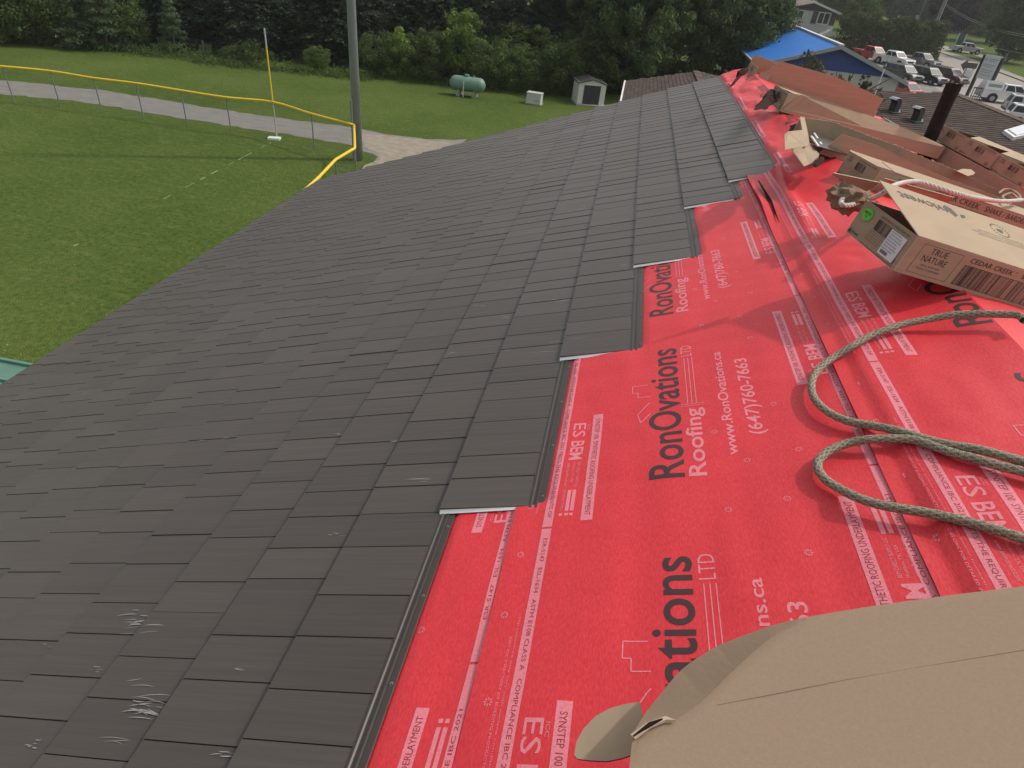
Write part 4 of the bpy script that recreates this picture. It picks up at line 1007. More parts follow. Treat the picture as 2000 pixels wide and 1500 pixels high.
# skylight
c4 = [onM(1958, 258, .05), onM(1978, 272, .05), onM(2040, 258, .05), onM(2020, 240, .05)]; sky_ = empty('skylight', c4[0]); tag(sky_, 'white framed skylight on the brown roof at the right edge', 'skylight')
b = MB(); b.slab([q-c4[0] for q in c4], nM, .12); b.build('frame', M_white, sky_)
ct = sum(c4)/4; b = MB(); b.slab([ct+(q-ct)*.82-c4[0]+nM*.075 for q in c4], nM, .03); b.build('dome', mat('skylight_dome', (.62, .68, .72), .3), sky_)
# left-hand wing: slope falling left beyond the far rake
lw = empty('annex_building', (0, 14, 0)); LO = np.array([0, 14., 0]); tag(lw, 'brown shingled annex roof just past the far end of the metal roof', 'building')
zr = CZ-3.3; rk = on_z(1360, 140, zr); yR = rk[1]; lf = on_y(1222, 158, yR)
lslope = math.atan2(rk[2]-lf[2], rk[0]-lf[0]); upl = np.array([math.cos(lslope), 0, math.sin(lslope)])
def Lp(x, y): return np.array([x, y, rk[2]-(rk[0]-x)*math.tan(lslope)])
polyL = [Lp(lf[0], yR), Lp(rk[0], yR), Lp(rk[0], Y1+.4), Lp(lf[0], Y1+.4)]
shingled_plane(lw, LO, polyL, upl, np.array([0, 1., 0]), .14, .33, seed=9)
rt = on_y(1410, 147, yR); rl2 = max(.05, (rk[2]-rt[2])/(rt[0]-rk[0]))
def Rp(x, y): return np.array([x, y, rk[2]-(x-rk[0])*rl2])
xr_ = rk[0]+2.6
polyR = [Rp(rk[0], yR), Rp(xr_, yR), Rp(xr_, Y1+.4), Rp(rk[0], Y1+.4)]
shingled_plane(lw, LO, polyR, nz(np.array([-1, 0, rl2])), np.array([0, 1., 0]), .14, .33, seed=10)
b = MB(); b.box(lf[0]-.06-LO[0], lf[0]-LO[0], Y1+.4-LO[1], yR-LO[1], lf[2]-.14, lf[2]+.02); b.build('eave_trim', M_white, lw)
b = MB(); 
for i in range(30):
    y0_ = Y1+.45+(yR-Y1-.5)*i/30; y1_ = y0_+(yR-Y1-.5)/30; b.box(rk[0]-.13-LO[0], rk[0]+.13-LO[0], y0_-LO[1], y1_-LO[1], rk[2]-.02, rk[2]+.03+.01*(i % 2))
b.build('ridge_cap', M_shin, lw)
b = MB(); b.box(lf[0]+.25-LO[0], xr_-.3-LO[0], Y1+.6-LO[1], yR-.3-LO[1], 0, min(lf[2], Rp(xr_, 0)[2])-.15); b.build('wall', M_brick, lw)

# ================================================================== green dugout roof
gz = CZ-6.0; ga = on_z(75, 716, gz); gb = on_z(15, 706, gz)
dg_ = empty('dugout', (ga[0]-2, ga[1]-2, 0)); tag(dg_, 'green ribbed metal roof of the dugout below the eave at the left edge', 'dugout')
DO = np.array([ga[0]-2, ga[1]-2, 0]); M_gr = mat('green_painted_steel', (.10, .22, .17), .45, noise_=(2, 4, .3, .7), col2=(.13, .26, .21))
x0, x1, y0, y1 = ga[0]-3.6, ga[0]+1.5, ga[1]-5.5, ga[1]
b = MB()
b.add([(x0-DO[0], y0-DO[1], gz-.25), (x1-DO[0], y0-DO[1], gz-.25), (x1-DO[0], y1-DO[1], gz+.02), (x0-DO[0], y1-DO[1], gz+.02), (x0-DO[0], y0-DO[1], gz-.28), (x1-DO[0], y0-DO[1], gz-.28), (x1-DO[0], y1-DO[1], gz-.01), (x0-DO[0], y1-DO[1], gz-.01)], [(0, 1, 2, 3), (7, 6, 5, 4), (0, 4, 5, 1), (2, 6, 7, 3), (1, 5, 6, 2), (0, 3, 7, 4)])
b.build('roof_panel', M_gr, dg_)
yy = y1-.02
while yy > y0+.1:
    b = MB(); z = gz+.02-.27*(y1-yy)/(y1-y0); b.box(x0-DO[0], x1-DO[0], yy-.05-DO[1], yy-DO[1], z-.02, z+.045); b.build('rib', M_gr, dg_); yy -= .42
for xx in (x0+.2, x1-.2):
    for yy in (y0+.2, y1-.2):
        b = MB(); b.box(xx-.06-DO[0], xx+.06-DO[0], yy-.06-DO[1], yy+.06-DO[1], 0, gz-.30); b.build('post', M_gr, dg_)

# ================================================================== outfield fence, poles
M_yel = mat('yellow_rail_cap', (.80, .56, .03), .5); M_post = mat('galvanised_post', (.20, .23, .24), .5, metal=.2)
fence = empty('outfield_fence', on_z(452, 260)); FO = np.array(on_z(452, 260)); tag(fence, 'chain-link outfield fence with a yellow rail cap', 'fence')
FH = 1.62
bases = [on_z(*p) for p in ((-420, 175), (-250, 180), (-70, 190), (28, 200), (118, 208), (200, 221), (281, 233), (366, 246), (452, 260), (541, 270), (614, 293), (695, 318))]
tops = [on_z(*p, FH) for p in ((693, 290), (655, 311), (622, 348), (580, 386), (545, 410), (480, 465))]
line_ = bases+[np.array([t[0], t[1], 0]) for t in tops]
rail = [np.array([p[0], p[1], FH+.02*math.sin(i*2.3)]) for i, p in enumerate(line_)]
b = MB(); rr = catmull(rail[:12], 4); b.tube([p-FO for p in rr], .055, 8); b.build('yellow_cap', M_yel, fence, smooth=True)
b = MB(); b.tube([p-FO for p in [rail[11]]+rail[12:]], .055, 8); b.build('yellow_cap', M_yel, fence, smooth=True)
for p in line_:
    b = MB(); b.tube([p-FO, p-FO+(0, 0, FH)], .028, 6); b.build('post', M_post, fence)
b = MB()
for a, c in zip(line_, line_[1:]):
    d = c-a; Lg = np.linalg.norm(d); d = d/Lg; n_ = int(Lg/.10); s_ = np.array([-d[1], d[0], 0])*.003
    wv = .0025
    for i in range(-int(FH/.10), n_):
        for sg in (1, -1):
            x0 = i*.10; x1 = x0+FH
            if sg == -1: za, zb = FH-.03, .03
            else: za, zb = .03, FH-.03
            ta, tb_ = max(0, -x0/FH), min(1, (Lg-x0)/FH)
            if tb_ <= ta: continue
            pa = a+d*(x0+FH*ta)+(0, 0, za+(zb-za)*ta)-FO; pb = a+d*(x0+FH*tb_)+(0, 0, za+(zb-za)*tb_)-FO
            u_ = np.array([0, 0, wv]); b.add([pa-u_+s_*sg, pb-u_+s_*sg, pb+u_+s_*sg, pa+u_+s_*sg], [(0, 1, 2, 3)])
tag(b.build('chain_link_mesh', mat('green_wire', (.07, .10, .085), .6), fence), kind='stuff')
p = on_z(541, 270); e = empty('foul_pole', p); tag(e, 'slim foul pole, yellow above the fence and pale below', 'foul pole')
pt = on_z(541, 270)
hh = 1.
while proj(p+np.array([0, 0, hh]))[1] > 55: hh += .05
b = MB(); b.tube([(0, 0, 0), (0, 0, FH)], .035, 8); b.build('lower_pole', mat('pale_pole', (.42, .42, .33), .6), e)
b = MB(); b.tube([(0, 0, FH), (0, 0, hh*.84)], .035, 8); b.build('upper_pole', M_yel, e)
b = MB(); b.tube([(0, 0, hh*.84), (0, 0, hh)], .033, 8); b.build('pole_tip', mat('grey_tip', (.45, .48, .5), .5), e)
p = on_z(536, 272); b = MB(); b.box(-.28, .28, -.2, .2, 0, .09); o = b.build('base_plate', M_white); o.location = p; o.rotation_euler = (0, 0, .25); tag(o, 'white base at the foot of the foul pole', 'base')
p = on_z(700, 312); lp = empty('light_pole', p); tag(lp, 'tall grey steel light pole at the fence corner', 'light pole')
M_lp = mat('grey_steel_pole', (.25, .28, .31), .5, noise_=((3, 3, .6), 4, .3, .7), col2=(.31, .34, .36))
b = MB(); b.tube([(0, 0, 0), (0, 0, 11), (0, 0, 23)], .21, 16, r2=.10); b.build('shaft', M_lp, lp, smooth=True)
b = MB(); b.tube([(-.1, -.28, 0), (-.1, -.28, 2.6)], .05, 8); b.build('conduit', M_post, lp)
b = MB(); b.box(-1.6, 1.6, -.08, .08, 22.6, 22.8); b.build('crossarm', M_lp, lp)
for xx in (-1.4, -.5, .5, 1.4):
    b = MB(); b.tube([(xx, -.1, 22.8), (xx, -.5, 22.6)], .14, 10, r2=.25); b.build('floodlight', M_lp, lp)

# ================================================================== tank, unit, shed
def local(name, loc, rz, label, cat, **k): e = empty(name, loc, rz); tag(e, label, cat, **k); return e
a, c = on_z(892, 184), on_z(935, 190); tkl = on_z(912, 188)
tk = local('propane_tank', tkl, math.atan2(c[1]-a[1], c[0]-a[0])*.6, 'pale green propane tank lying on feet at the edge of the trees', 'propane tank')
M_tank = mat('pale_green_tank', (.13, .24, .18), .5, noise_=(2, 4, .3, .7), col2=(.16, .28, .215))
b = MB(); pr_ = [(-1.25, .02), (-1.23, .16), (-1.14, .32), (-1.0, .43), (-.85, .47), (.85, .47), (1.0, .43), (1.14, .32), (1.23, .16), (1.25, .02)]; n_ = 20
vv = [(x, r*math.cos(2*PI*j/n_), .78+r*math.sin(2*PI*j/n_)) for x, r in pr_ for j in range(n_)]
b.add(vv, [(i*n_+j, (i+1)*n_+j, (i+1)*n_+(j+1) % n_, i*n_+(j+1) % n_) for i in range(len(pr_)-1) for j in range(n_)]); b.build('tank_body', M_tank, tk, smooth=True)
for xx in (-.55, .55):
    b = MB(); b.box(xx-.08, xx+.08, -.35, .35, 0, .42); b.box(xx-.14, xx+.14, -.42, .42, 0, .08); b.build('foot', mat('concrete_foot', (.3, .3, .28), .9), tk)
b = MB(); b.tube([(-.05, 0, 1.22), (-.05, 0, 1.36)], .16, 12); b.build('valve_dome', M_tank, tk)
b = MB(); b.tube([(.42, 0, 1.22), (.42, 0, 1.33)], .06, 10); b.build('gauge', M_tank, tk)
b = MB(); b.tube([(-.15, -.46, 1.0), (-.15, -.5, .5), (-.15, -.5, 0)], .025, 6); b.build('gas_pipe', M_white, tk)
ul = on_z(1043, 203); un = local('utility_box', ul, -.12, 'low white utility box on the lawn between the tank and the shed', 'utility box')
M_unit = mat('pale_grey_enclosure', (.50, .53, .53), .5)
b = MB(); b.box(-.5, .5, -.3, .3, .06, .68); b.build('cabinet', M_unit, un)
b = MB(); b.box(-.53, .53, -.33, .33, .68, .74); b.build('lid', M_unit, un)
b = MB(); b.box(-.56, .56, -.36, .36, 0, .06); b.build('pad', mat('concrete_foot', (.3, .3, .28), .9), un)
b = MB(); b.box(.10, .42, -.306, -.300, .22, .30); b.build('vent_grille', mat('grey_grille', (.3, .32, .34), .6), un)
sl_, sr_ = on_z(1126, 204), on_z(1178, 208)
sh_ = local('garden_shed', (sl_+sr_)/2, math.atan2(sr_[1]-sl_[1], sr_[0]-sl_[0]), 'small white shed with dark double doors under the trees', 'shed')
W_ = np.linalg.norm(sr_-sl_)/2; HS = W_*1.50
b = MB()
for x0, x1 in ((-W_, -W_*.62), (W_*.62, W_)): b.box(x0, x1, -.03, .0, .08, HS)
b.box(-W_*.62, W_*.62, -.03, 0, HS-.16, HS); b.add([(-W_, -.03, HS), (W_, -.03, HS), (0, -.03, HS+.20)], [(0, 1, 2)]); b.box(-W_, -W_+.04, .0, 1.9, .08, HS); b.box(W_-.04, W_, 0, 1.9, .08, HS); b.box(-W_+.04, W_-.04, 1.86, 1.9, .08, HS)
b.build('wall', mat('white_shed_wall', (.60, .61, .59), .6), sh_)
for x0, x1 in ((-W_*.60, -.01), (.01, W_*.60)):
    b = MB(); b.box(x0, x1, -.045, -.02, .10, HS-.17)
    o = b.build('door', mat('charcoal_door', (.035, .035, .042), .5), sh_)
    b = MB(); b.box(x0+.3*(x1-x0), x0+.32*(x1-x0), -.05, -.046, .1, HS-.17); b.box(x0+.7*(x1-x0), x0+.72*(x1-x0), -.05, -.046, .1, HS-.17); b.build('groove', mat('door_groove', (.02, .02, .024), .5), o)
b = MB()
for sg in (-1, 1): b.add([(sg*(W_+.10), -.12, HS-.03), (sg*(W_+.10), 2.0, HS-.03), (0, 2.0, HS+.24), (0, -.12, HS+.24), (sg*(W_+.10), -.12, HS-.09), (sg*(W_+.10), 2.0, HS-.09), (0, 2.0, HS+.19), (0, -.12, HS+.19)], [(0, 1, 2, 3), (4, 7, 6, 5), (0, 3, 7, 4), (0, 4, 5, 1)])
b.build('roof', mat('shed_roof', (.045, .042, .038), .85), sh_)  # dark roof colour carries the shade of the trees above
b = MB(); b.box(-W_-.1, W_+.1, -.35, 1.95, 0, .08); b.build('floor_slab', mat('concrete_foot', (.3, .3, .28), .9), sh_)

# ================================================================== blue-roofed building
BY = 52.0
ap = on_y(1642, 88, BY); re = on_y(1770, 160, BY); rsl = (ap[2]-re[2])/(re[0]-ap[0]); hw = re[0]-ap[0]
bl = local('blue_building', (ap[0], BY, 0), 0, 'blue-roofed building with a shaded blue gable and pale lower wall behind the bush', 'building')
far = on_z(1557, 50, ap[2]); Lb = min(45, far[1]-BY+8)
M_blue = mat('bright_blue_roof', (.025, .17, .56), .65, spec=.2, noise_=(1.5, 4, .3, .7), col2=(.035, .20, .62)); M_bluew = mat('shade_blue_gable', (.022, .05, .22), .6, noise_=((.6, .6, 3), 4, .3, .7), col2=(.028, .06, .25)); M_trim = mat('grey_trim', (.30, .32, .34), .6)  # gable blue is darkened in its colour to stand in for shade
ez = ap[2]-rsl*hw; wz = ez-.05
b = MB(); b.add([(-hw+.5, 0, ez-.05+.5*rsl), (hw-.5, 0, ez-.05+.5*rsl), (0, 0, ap[2]-.08)], [(0, 1, 2)]); b.build('gable', M_bluew, bl)
b = MB(); b.box(-hw+.5, hw-.5, .02, .2, 0, ez-.05+.5*rsl); b.box(-hw+.5, -hw+.7, .2, Lb, 0, ez+.1); b.box(hw-.7, hw-.5, .2, Lb, 0, ez+.1); b.box(-hw+.7, hw-.7, Lb-.2, Lb, 0, ez); b.build('wall', mat('pale_block_wall', (.42, .42, .40), .85, noise_=(1.5, 4, .3, .7), col2=(.48, .48, .45)), bl)
for sg in (-1, 1):
    b = MB(); b.add([(0, -.35, ap[2]), (0, Lb+.3, ap[2]), (sg*hw, Lb+.3, ez), (sg*hw, -.35, ez), (0, -.35, ap[2]-.06), (0, Lb+.3, ap[2]-.06), (sg*hw, Lb+.3, ez-.06), (sg*hw, -.35, ez-.06)], [(0, 1, 2, 3), (7, 6, 5, 4), (3, 2, 6, 7), (0, 3, 7, 4)]); b.build('roof', M_blue, bl)
    b = MB(); b.add([(0, -.40, ap[2]+.03), (sg*(hw+.03), -.40, ez+.03), (sg*(hw+.03), -.40, ez-.20), (0, -.40, ap[2]-.22), (0, -.34, ap[2]+.03), (sg*(hw+.03), -.34, ez+.03), (sg*(hw+.03), -.34, ez-.20), (0, -.34, ap[2]-.22)], [(0, 1, 2, 3), (4, 7, 6, 5), (0, 4, 5, 1), (3, 2, 6, 7)]); b.build('bargeboard', M_trim, bl)
    b = MB(); b.box(*( (hw, hw+.1) if sg > 0 else (-hw-.1, -hw)), -.3, Lb+.3, ez-.16, ez-.02); b.build('gutter', M_white, bl)
b = MB(); b.box(-.14, .14, -.36, Lb+.3, ap[2]-.02, ap[2]+.09); b.build('ridge_cap', M_white, bl)
# white eave strip, small wall fixtures
for xx, zz in ((1.6, ez-.9), (2.3, ez-.7)):
    b = MB(); b.box(xx-.06, xx+.06, -.05, .018, zz-.08, zz+.08); b.build('wall_lamp', M_hoodd, bl)
# ================================================================== house
HY = 160.
apx = on_y(1590, 2, HY); ew = on_y(1645, 27, HY); wl_ = on_y(1563, 60, HY); hw = 13.; Hx = apx[0]
hs_ = local('house', (Hx, HY, 0), 0, 'white two-storey house with brown gable among the trees behind the blue roof', 'house')
rs = (apx[2]-ew[2])/(ew[0]-Hx); hw = ew[0]-Hx; ez = ew[2]; M_hw = mat('white_siding', (.50, .51, .52), .7, noise_=((.2, .2, 12), 2, .4, .6), col2=(.54, .55, .56))
b = MB(); b.box(-hw+1.0, hw-.9, 0, 9, 0, ez-.1); b.build('wall', M_hw, hs_)
b = MB(); b.add([(-hw+.2, -.05, ez-.02), (hw-.2, -.05, ez-.02), (0, -.05, apx[2]-.1)], [(0, 1, 2)]); b.build('gable', mat('brown_gable', (.06, .045, .04), .8), hs_)
for sg in (-1, 1):
    b = MB(); b.add([(0, -.7, apx[2]), (0, 9.5, apx[2]), (sg*hw, 9.5, ez), (sg*hw, -.7, ez), (0, -.7, apx[2]-.3), (0, 9.5, apx[2]-.3), (sg*hw, 9.5, ez-.3), (sg*hw, -.7, ez-.3)], [(0, 1, 2, 3), (7, 6, 5, 4), (3, 2, 6, 7), (0, 3, 7, 4)]); b.build('roof', mat('tan_house_roof', (.22, .16, .12), .9), hs_)
    b = MB(); b.add([(0, -.75, apx[2]+.06), (sg*hw, -.75, ez+.06), (sg*hw, -.75, ez-.34), (0, -.75, apx[2]-.34)], [(0, 1, 2, 3)]); b.build('bargeboard', M_white, hs_)
def win(parent, px, py, w_, h_, shut=True, yy=0.):
    c = on_y(px, py, HY)-np.array([Hx, HY, 0]); x, z = c[0], c[2]
    b = MB(); b.box(x-w_/2, x+w_/2, -.08, -.02, z-h_/2, z+h_/2); f = b.build('window', M_white, parent)
    for i in (-1, 1):
        b = MB(); b.box(x+i*w_/4-w_*.21, x+i*w_/4+w_*.21, -.1, -.081, z-h_*.42, z+h_*.42); b.build('pane', mat('house_glass', (.05, .05, .06), .1), f)
    if shut:
        for i in (-1, 1): b = MB(); b.box(x+i*(w_*.5+.75)-.5, x+i*(w_*.5+.75)+.5, -.12, -.03, z-h_/2, z+h_/2); b.build('shutter', mat('brown_shutter', (.06, .045, .045), .7), parent)
win(hs_, 1608.5, 36, 2.2, 2.2); win(hs_, 1558, 28, 2.2, 1.6, False)
b = MB(); c = on_y(1614, 62, HY)-np.array([Hx, HY, 0]); b.add([(c[0]-2.2, -3, c[2]-.9), (c[0]+2.2, -3, c[2]-.9), (c[0], -3, c[2]+.5), (c[0]-2.2, -.05, c[2]-.9), (c[0]+2.2, -.05, c[2]-.9), (c[0], -.05, c[2]+.5)], [(0, 1, 2), (0, 2, 5, 3), (2, 1, 4, 5)]); b.build('porch_roof', M_white, hs_)
for sg in (-1, 1):
    b = MB(); b.box(c[0]+sg*2-.1, c[0]+sg*2+.1, -2.9, -2.7, 0, c[2]-.9); b.build('porch_post', M_white, hs_)

# ================================================================== vehicles
M_glass = mat('car_glass', (.03, .04, .045), .25, spec=.25); M_tyre = mat('tyre', (.02, .02, .02), .85); M_rim = mat('wheel_rim', (.35, .36, .38), .35, metal=.7)
M_lamp = mat('headlight', (.65, .68, .72), .15); M_grille = mat('grille', (.02, .02, .022), .5); M_tail = mat('tail_light', (.35, .02, .02), .3)
def paint(nm, c): return mat('car_paint_'+nm, c, .25, spec=.6, coat=.8)
def car(name, loc, head, style, col, label, cat, group=None, chrome=False):
    """local frame: x forward, y left; length about 4.8 (suv) or 5.7 (pickup)"""
    e = empty(name, loc, math.atan2(head[1], head[0])); tag(e, label, cat, group)
    pu = style.startswith('pickup'); L = 5.7 if pu else (4.75 if style == 'suv' else 4.5); w_ = 1.98 if pu else 1.86; g = .42 if pu else .32
    bh = 1.12 if pu else 1.0; rf = 1.88 if pu else (1.72 if style == 'suv' else 1.48); x0, x1 = -L/2, L/2
    hood = x1-(1.55 if pu else 1.15)
    # body shell from side profile, slightly rounded in plan
    if pu: prof = [(x0, g+.12), (x0+.02, bh+.08), (x0+1.75, bh+.08), (x0+1.8, bh+.02), (hood, bh+.08), (x1-.12, bh-.02), (x1, bh-.22), (x1, g+.05), (x1-.1, g-.05), (x0+.1, g)]
    else: prof = [(x0, g+.15), (x0+.03, bh-.05), (x0+.12, bh+.05), (hood, bh+.03), (x1-.25, bh-.12), (x1-.03, bh-.32), (x1, g+.1), (x1-.08, g-.02), (x0+.08, g)]
    n_ = len(prof); b = MB(); ys = [(-w_/2+.07, .04), (-w_/2, 0), (w_/2, 0), (w_/2-.07, .04)]
    rows = []
    for j, (yy, ins) in enumerate(((-w_/2+.10, .06), (-w_/2, .0), (w_/2, .0), (w_/2-.10, .06))):
        edge = j in (0, 3); rows.append([(x*(1-.006*edge), yy, z+(.05 if edge and z > .8 else 0)) for x, z in prof])
    vv = [p for r in rows for p in r]
    b.add(vv, [(j*n_+i, j*n_+(i+1) % n_, (j+1)*n_+(i+1) % n_, (j+1)*n_+i) for j in range(3) for i in range(n_)]+[tuple(range(n_))[::-1], tuple(3*n_+i for i in range(n_))]); b.build('body', col, e)
    # cabin
    if pu: ca, cb, ta, tb = x0+1.85, hood+.05, x0+2.02, hood-.75
    elif style == 'suv': ca, cb, ta, tb = x0+.06, hood+.05, x0+.30, hood-.72
    else: ca, cb, ta, tb = x0+.5, hood+.02, x0+1.1, hood-.75
    zb = bh+.06; wi = w_/2-.05; wt = w_/2-.22
    lo = [(ca, -wi, zb), (cb, -wi, zb), (cb, wi, zb), (ca, wi, zb)]; hi = [(ta, -wt, rf-.06), (tb, -wt, rf-.06), (tb, wt, rf-.06), (ta, wt, rf-.06)]; tp = [(ta+.12, -wt+.12, rf), (tb-.14, -wt+.12, rf), (tb-.14, wt-.12, rf), (ta+.12, wt-.12, rf)]
    b = MB(); b.add(lo+hi+tp, [(0, 1, 5, 4), (1, 2, 6, 5), (2, 3, 7, 6), (3, 0, 4, 7), (4, 5, 9, 8), (5, 6, 10, 9), (6, 7, 11, 10), (7, 4, 8, 11), (8, 9, 10, 11)]); b.build('cabin', col, e)
    def quad(i, j, a0, a1, nm='window'):
        A, B_, C2, D2 = [np.array(q) for q in (lo[i], lo[j], hi[j], hi[i])]
        def P(s, t): return (A*(1-s)+B_*s)*(1-t)+(D2*(1-s)+C2*s)*t
        nrm = nz(np.cross(B_-A, D2-A)); b = MB(); b.slab([P(a0, .10)+nrm*.006, P(a1, .10)+nrm*.006, P(a1, .88)+nrm*.006, P(a0, .88)+nrm*.006], nrm, .012); b.build(nm, M_glass, e)
    quad(1, 2, .05, .95, 'windscreen'); quad(3, 0, .08, .92, 'rear_window')
    cuts = ((.08, .48), (.53, .93)) if pu else (((.04, .28), (.32, .60), (.64, .95)) if style == 'suv' else ((.05, .48), (.53, .95)))
    for s0, s1 in cuts: quad(0, 1, s0, s1); quad(2, 3, 1-s1, 1-s0)
    if pu:
        b = MB(); b.box(x0+.10, x0+1.72, -w_/2+.14, w_/2-.14, bh+.085, bh+.10); b.build('bed_cover' if style != 'pickup_cap' else 'bed_floor', M_grille, e)
        if style == 'pickup_cap':
            b = MB(); lo2 = [(x0+.04, -wi, bh+.10), (x0+1.80, -wi, bh+.10), (x0+1.80, wi, bh+.10), (x0+.04, wi, bh+.10)]; hi2 = [(x0+.14, -wt, rf+.04), (x0+1.78, -wt, rf+.04), (x0+1.78, wt, rf+.04), (x0+.14, wt, rf+.04)]
            b.add(lo2+hi2, [(0, 1, 5, 4), (1, 2, 6, 5), (2, 3, 7, 6), (3, 0, 4, 7), (4, 5, 6, 7)]); b.build('bed_cap', col, e)
            for sg in (-1, 1): b = MB(); b.box(x0+.3, x0+1.6, sg*(wi-.06)-.01, sg*(wi-.06)+.01, bh+.3, bh+.6); b.build('window', mat('cap_window', (.30, .32, .33), .3), e)
    wr_ = .40 if pu else .35
    for xx in (x0+(1.15 if pu else .9), x1-(1.05 if pu else .9)):
        for sg in (-1, 1):
            b = MB(); b.tube([(xx, sg*(w_/2-.20), wr_), (xx, sg*(w_/2+.015), wr_)], wr_, 16); wh = b.build('wheel', M_tyre, e)
            b = MB(); b.tube([(xx, sg*(w_/2+.0), wr_), (xx, sg*(w_/2+.025), wr_)], wr_*.60, 12); b.build('rim', M_rim, wh)
            b = MB(); b.tube([(xx, sg*(w_/2-.19), wr_+.03), (xx, sg*(w_/2+.006), wr_+.03)], wr_+.08, 16); b.build('wheel_arch', M_grille, e)
    for sg in (-1, 1):
        b = MB(); b.box(x1-.10, x1+.012, sg*(w_/2-.22)-.17, sg*(w_/2-.22)+.17, bh-.34, bh-.16); b.build('headlight', M_lamp, e)
        b = MB(); b.box(x0-.012, x0+.05, sg*(w_/2-.12)-.07, sg*(w_/2-.12)+.07, bh-.35, bh-.02); b.build('tail_light', M_tail, e)
        b = MB(); b.box(cb-.55, cb-.38, sg*(wi+.12)-.10, sg*(wi+.12)+.10, bh+.10, bh+.26); b.build('mirror', col if not chrome else M_rim, e)
        for dx in (.34, .66): 
            xd = ca+(cb-ca)*dx; b = MB(); b.box(xd-.01, xd+.01, sg*w_/2-.006, sg*w_/2+.006, g+.08, bh); b.build('door_gap', M_grille, e)
            b = MB(); b.box(xd-.25, xd-.08, sg*(w_/2+.012)-.012, sg*(w_/2+.012)+.012, bh-.14, bh-.10); b.build('door_handle', M_rim if chrome else col, e)
    b = MB(); b.box(x1-.06, x1+.014, -w_/2+.42, w_/2-.42, bh-.42, bh-.16); b.build('grille', M_grille, e)
    b = MB(); b.box(x1-.05, x1+.05, -w_/2+.04, w_/2-.04, g+.0, g+.17); b.build('front_bumper', M_rim if chrome else M_grille, e)
    b = MB(); b.box(x0-.06, x0+.05, -w_/2+.04, w_/2-.04, g+.02, g+.20); b.build('rear_bumper', M_rim if chrome else M_grille, e)
    return e
hd = (.22, -1)
for px, py, st, colr, nm, lb, ct_, hd_ in (
    (1700, 118, 'pickup', paint('red', (.48, .04, .045)), 'parked_pickup', 'red pickup truck at the left end of the back row by the hedge', 'pickup truck', (.62, -1)),
    (1741, 128, 'pickup', paint('white', (.72, .74, .76)), 'parked_pickup', 'white pickup truck in the back row beside the red one', 'pickup truck', (.62, -1)),
    (1793, 131, 'pickup', paint('grey', (.13, .13, .14)), 'parked_pickup', 'grey pickup truck at the right end of the back row by the hedge', 'pickup truck', (.70, -1)),
    (1757, 157, 'suv', paint('dark_grey', (.07, .075, .08)), 'parked_car', 'dark grey car half hidden by the blue building roof edge', 'car', (.60, -1)),
    (1805, 162, 'suv', paint('black', (.018, .018, .022)), 'parked_car', 'black sport utility car in the middle of the front row', 'car', (.60, -1)),
    (1846, 162, 'suv', paint('maroon', (.10, .018, .025)), 'parked_car', 'maroon sport utility car at the right end of the front row', 'car', (.66, -1)),
    (1757, 196, 'suv', paint('red', (.48, .04, .045)), 'parked_car', 'red car just showing above the brown roof below the blue building', 'car', (.75, -1)),
    (1962, 202, 'pickup_cap', paint('white', (.72, .74, .76)), 'parked_pickup', 'long white pickup truck with a bed cap beside the tall sign', 'pickup truck', (1, -.10)),
    (2010, 228, 'suv', paint('silver', (.45, .47, .5)), 'parked_car', 'silver car behind the white one at the right edge', 'car', (1, -.25)),
    (2016, 250, 'suv', paint('white', (.72, .74, .76)), 'parked_car', 'white car nearest the brown roof at the right edge', 'car', (1, -.25)),
    (1884, 104, 'pickup', paint('silver', (.45, .47, .5)), 'parked_pickup', 'silver pickup truck passing behind the green sign', 'pickup truck', (1, .12))):
    car(nm, on_z(px, py), hd_, st, colr, lb, ct_, chrome=(st != 'suv'))

# ================================================================== signs and utility poles
M_postd = mat('black_post', (.018, .018, .02), .6); M_wood = mat('weathered_pole', (.20, .18, .17), .85, noise_=((4, 4, .4), 4, .3, .7), col2=(.26, .24, .22))
pl, pr2 = on_z(1888, 187), on_z(1921, 195); sgn = local('tall_sign', pl, math.atan2(pr2[1]-pl[1], pr2[0]-pl[0]), 'tall white sign board on two black posts by the road', 'sign'); wS = float(np.linalg.norm(pr2-pl))
hS = 1.
while proj(pl+np.array([0, 0, hS]))[1] > 108: hS += .05
for x in (0, wS): b = MB(); b.box(x-.13, x+.13, -.13, .13, 0, hS+.0); b.build('post', M_postd, sgn)
z0 = hS*.46; b = MB(); b.box(.15, wS-.15, -.10, .10, z0, hS+.1); bd = b.build('sign_board', mat('white_sign_face', (.52, .55, .56), .5), sgn)
def wtext(items, e, m, O, U=(1, 0, 0), V=(0, 0, 1)):
    class X: pass
    bx_ = Box.__new__(Box); bx_.e = e; return Box.prints(bx_, items, O, U, V, parent=e, m=m, lift=.012)
M_sink = mat('faded_sign_ink', (.26, .30, .31), .6)
hb = hS-z0; it = [('p', [(wS*.18+.16*math.cos(a)*wS/3, z0+hb*.84+.2*math.sin(a)*wS/3) for a in np.linspace(0, 2*PI, 10, endpoint=False)]), ('t', 'WELCOME', wS*.38, wS*.85, z0+hb*.80, z0+hb*.9), ('t', '17 PARK', wS*.2, wS*.8, z0+hb*.56, z0+hb*.68, .02)]
it = it[:1]+[('l', wS*.36, z0+hb*.88, wS*.84, z0+hb*.88, .10), ('l', wS*.36, z0+hb*.80, wS*.7, z0+hb*.80, .07)]+[('l', wS*.15, z0+hb*q, wS*(.80-.1*(i % 2)), z0+hb*q, .06) for i, q in enumerate((.64, .56, .40, .30, .18))]
wtext(it, bd, M_sink, (0, -.10, 0))
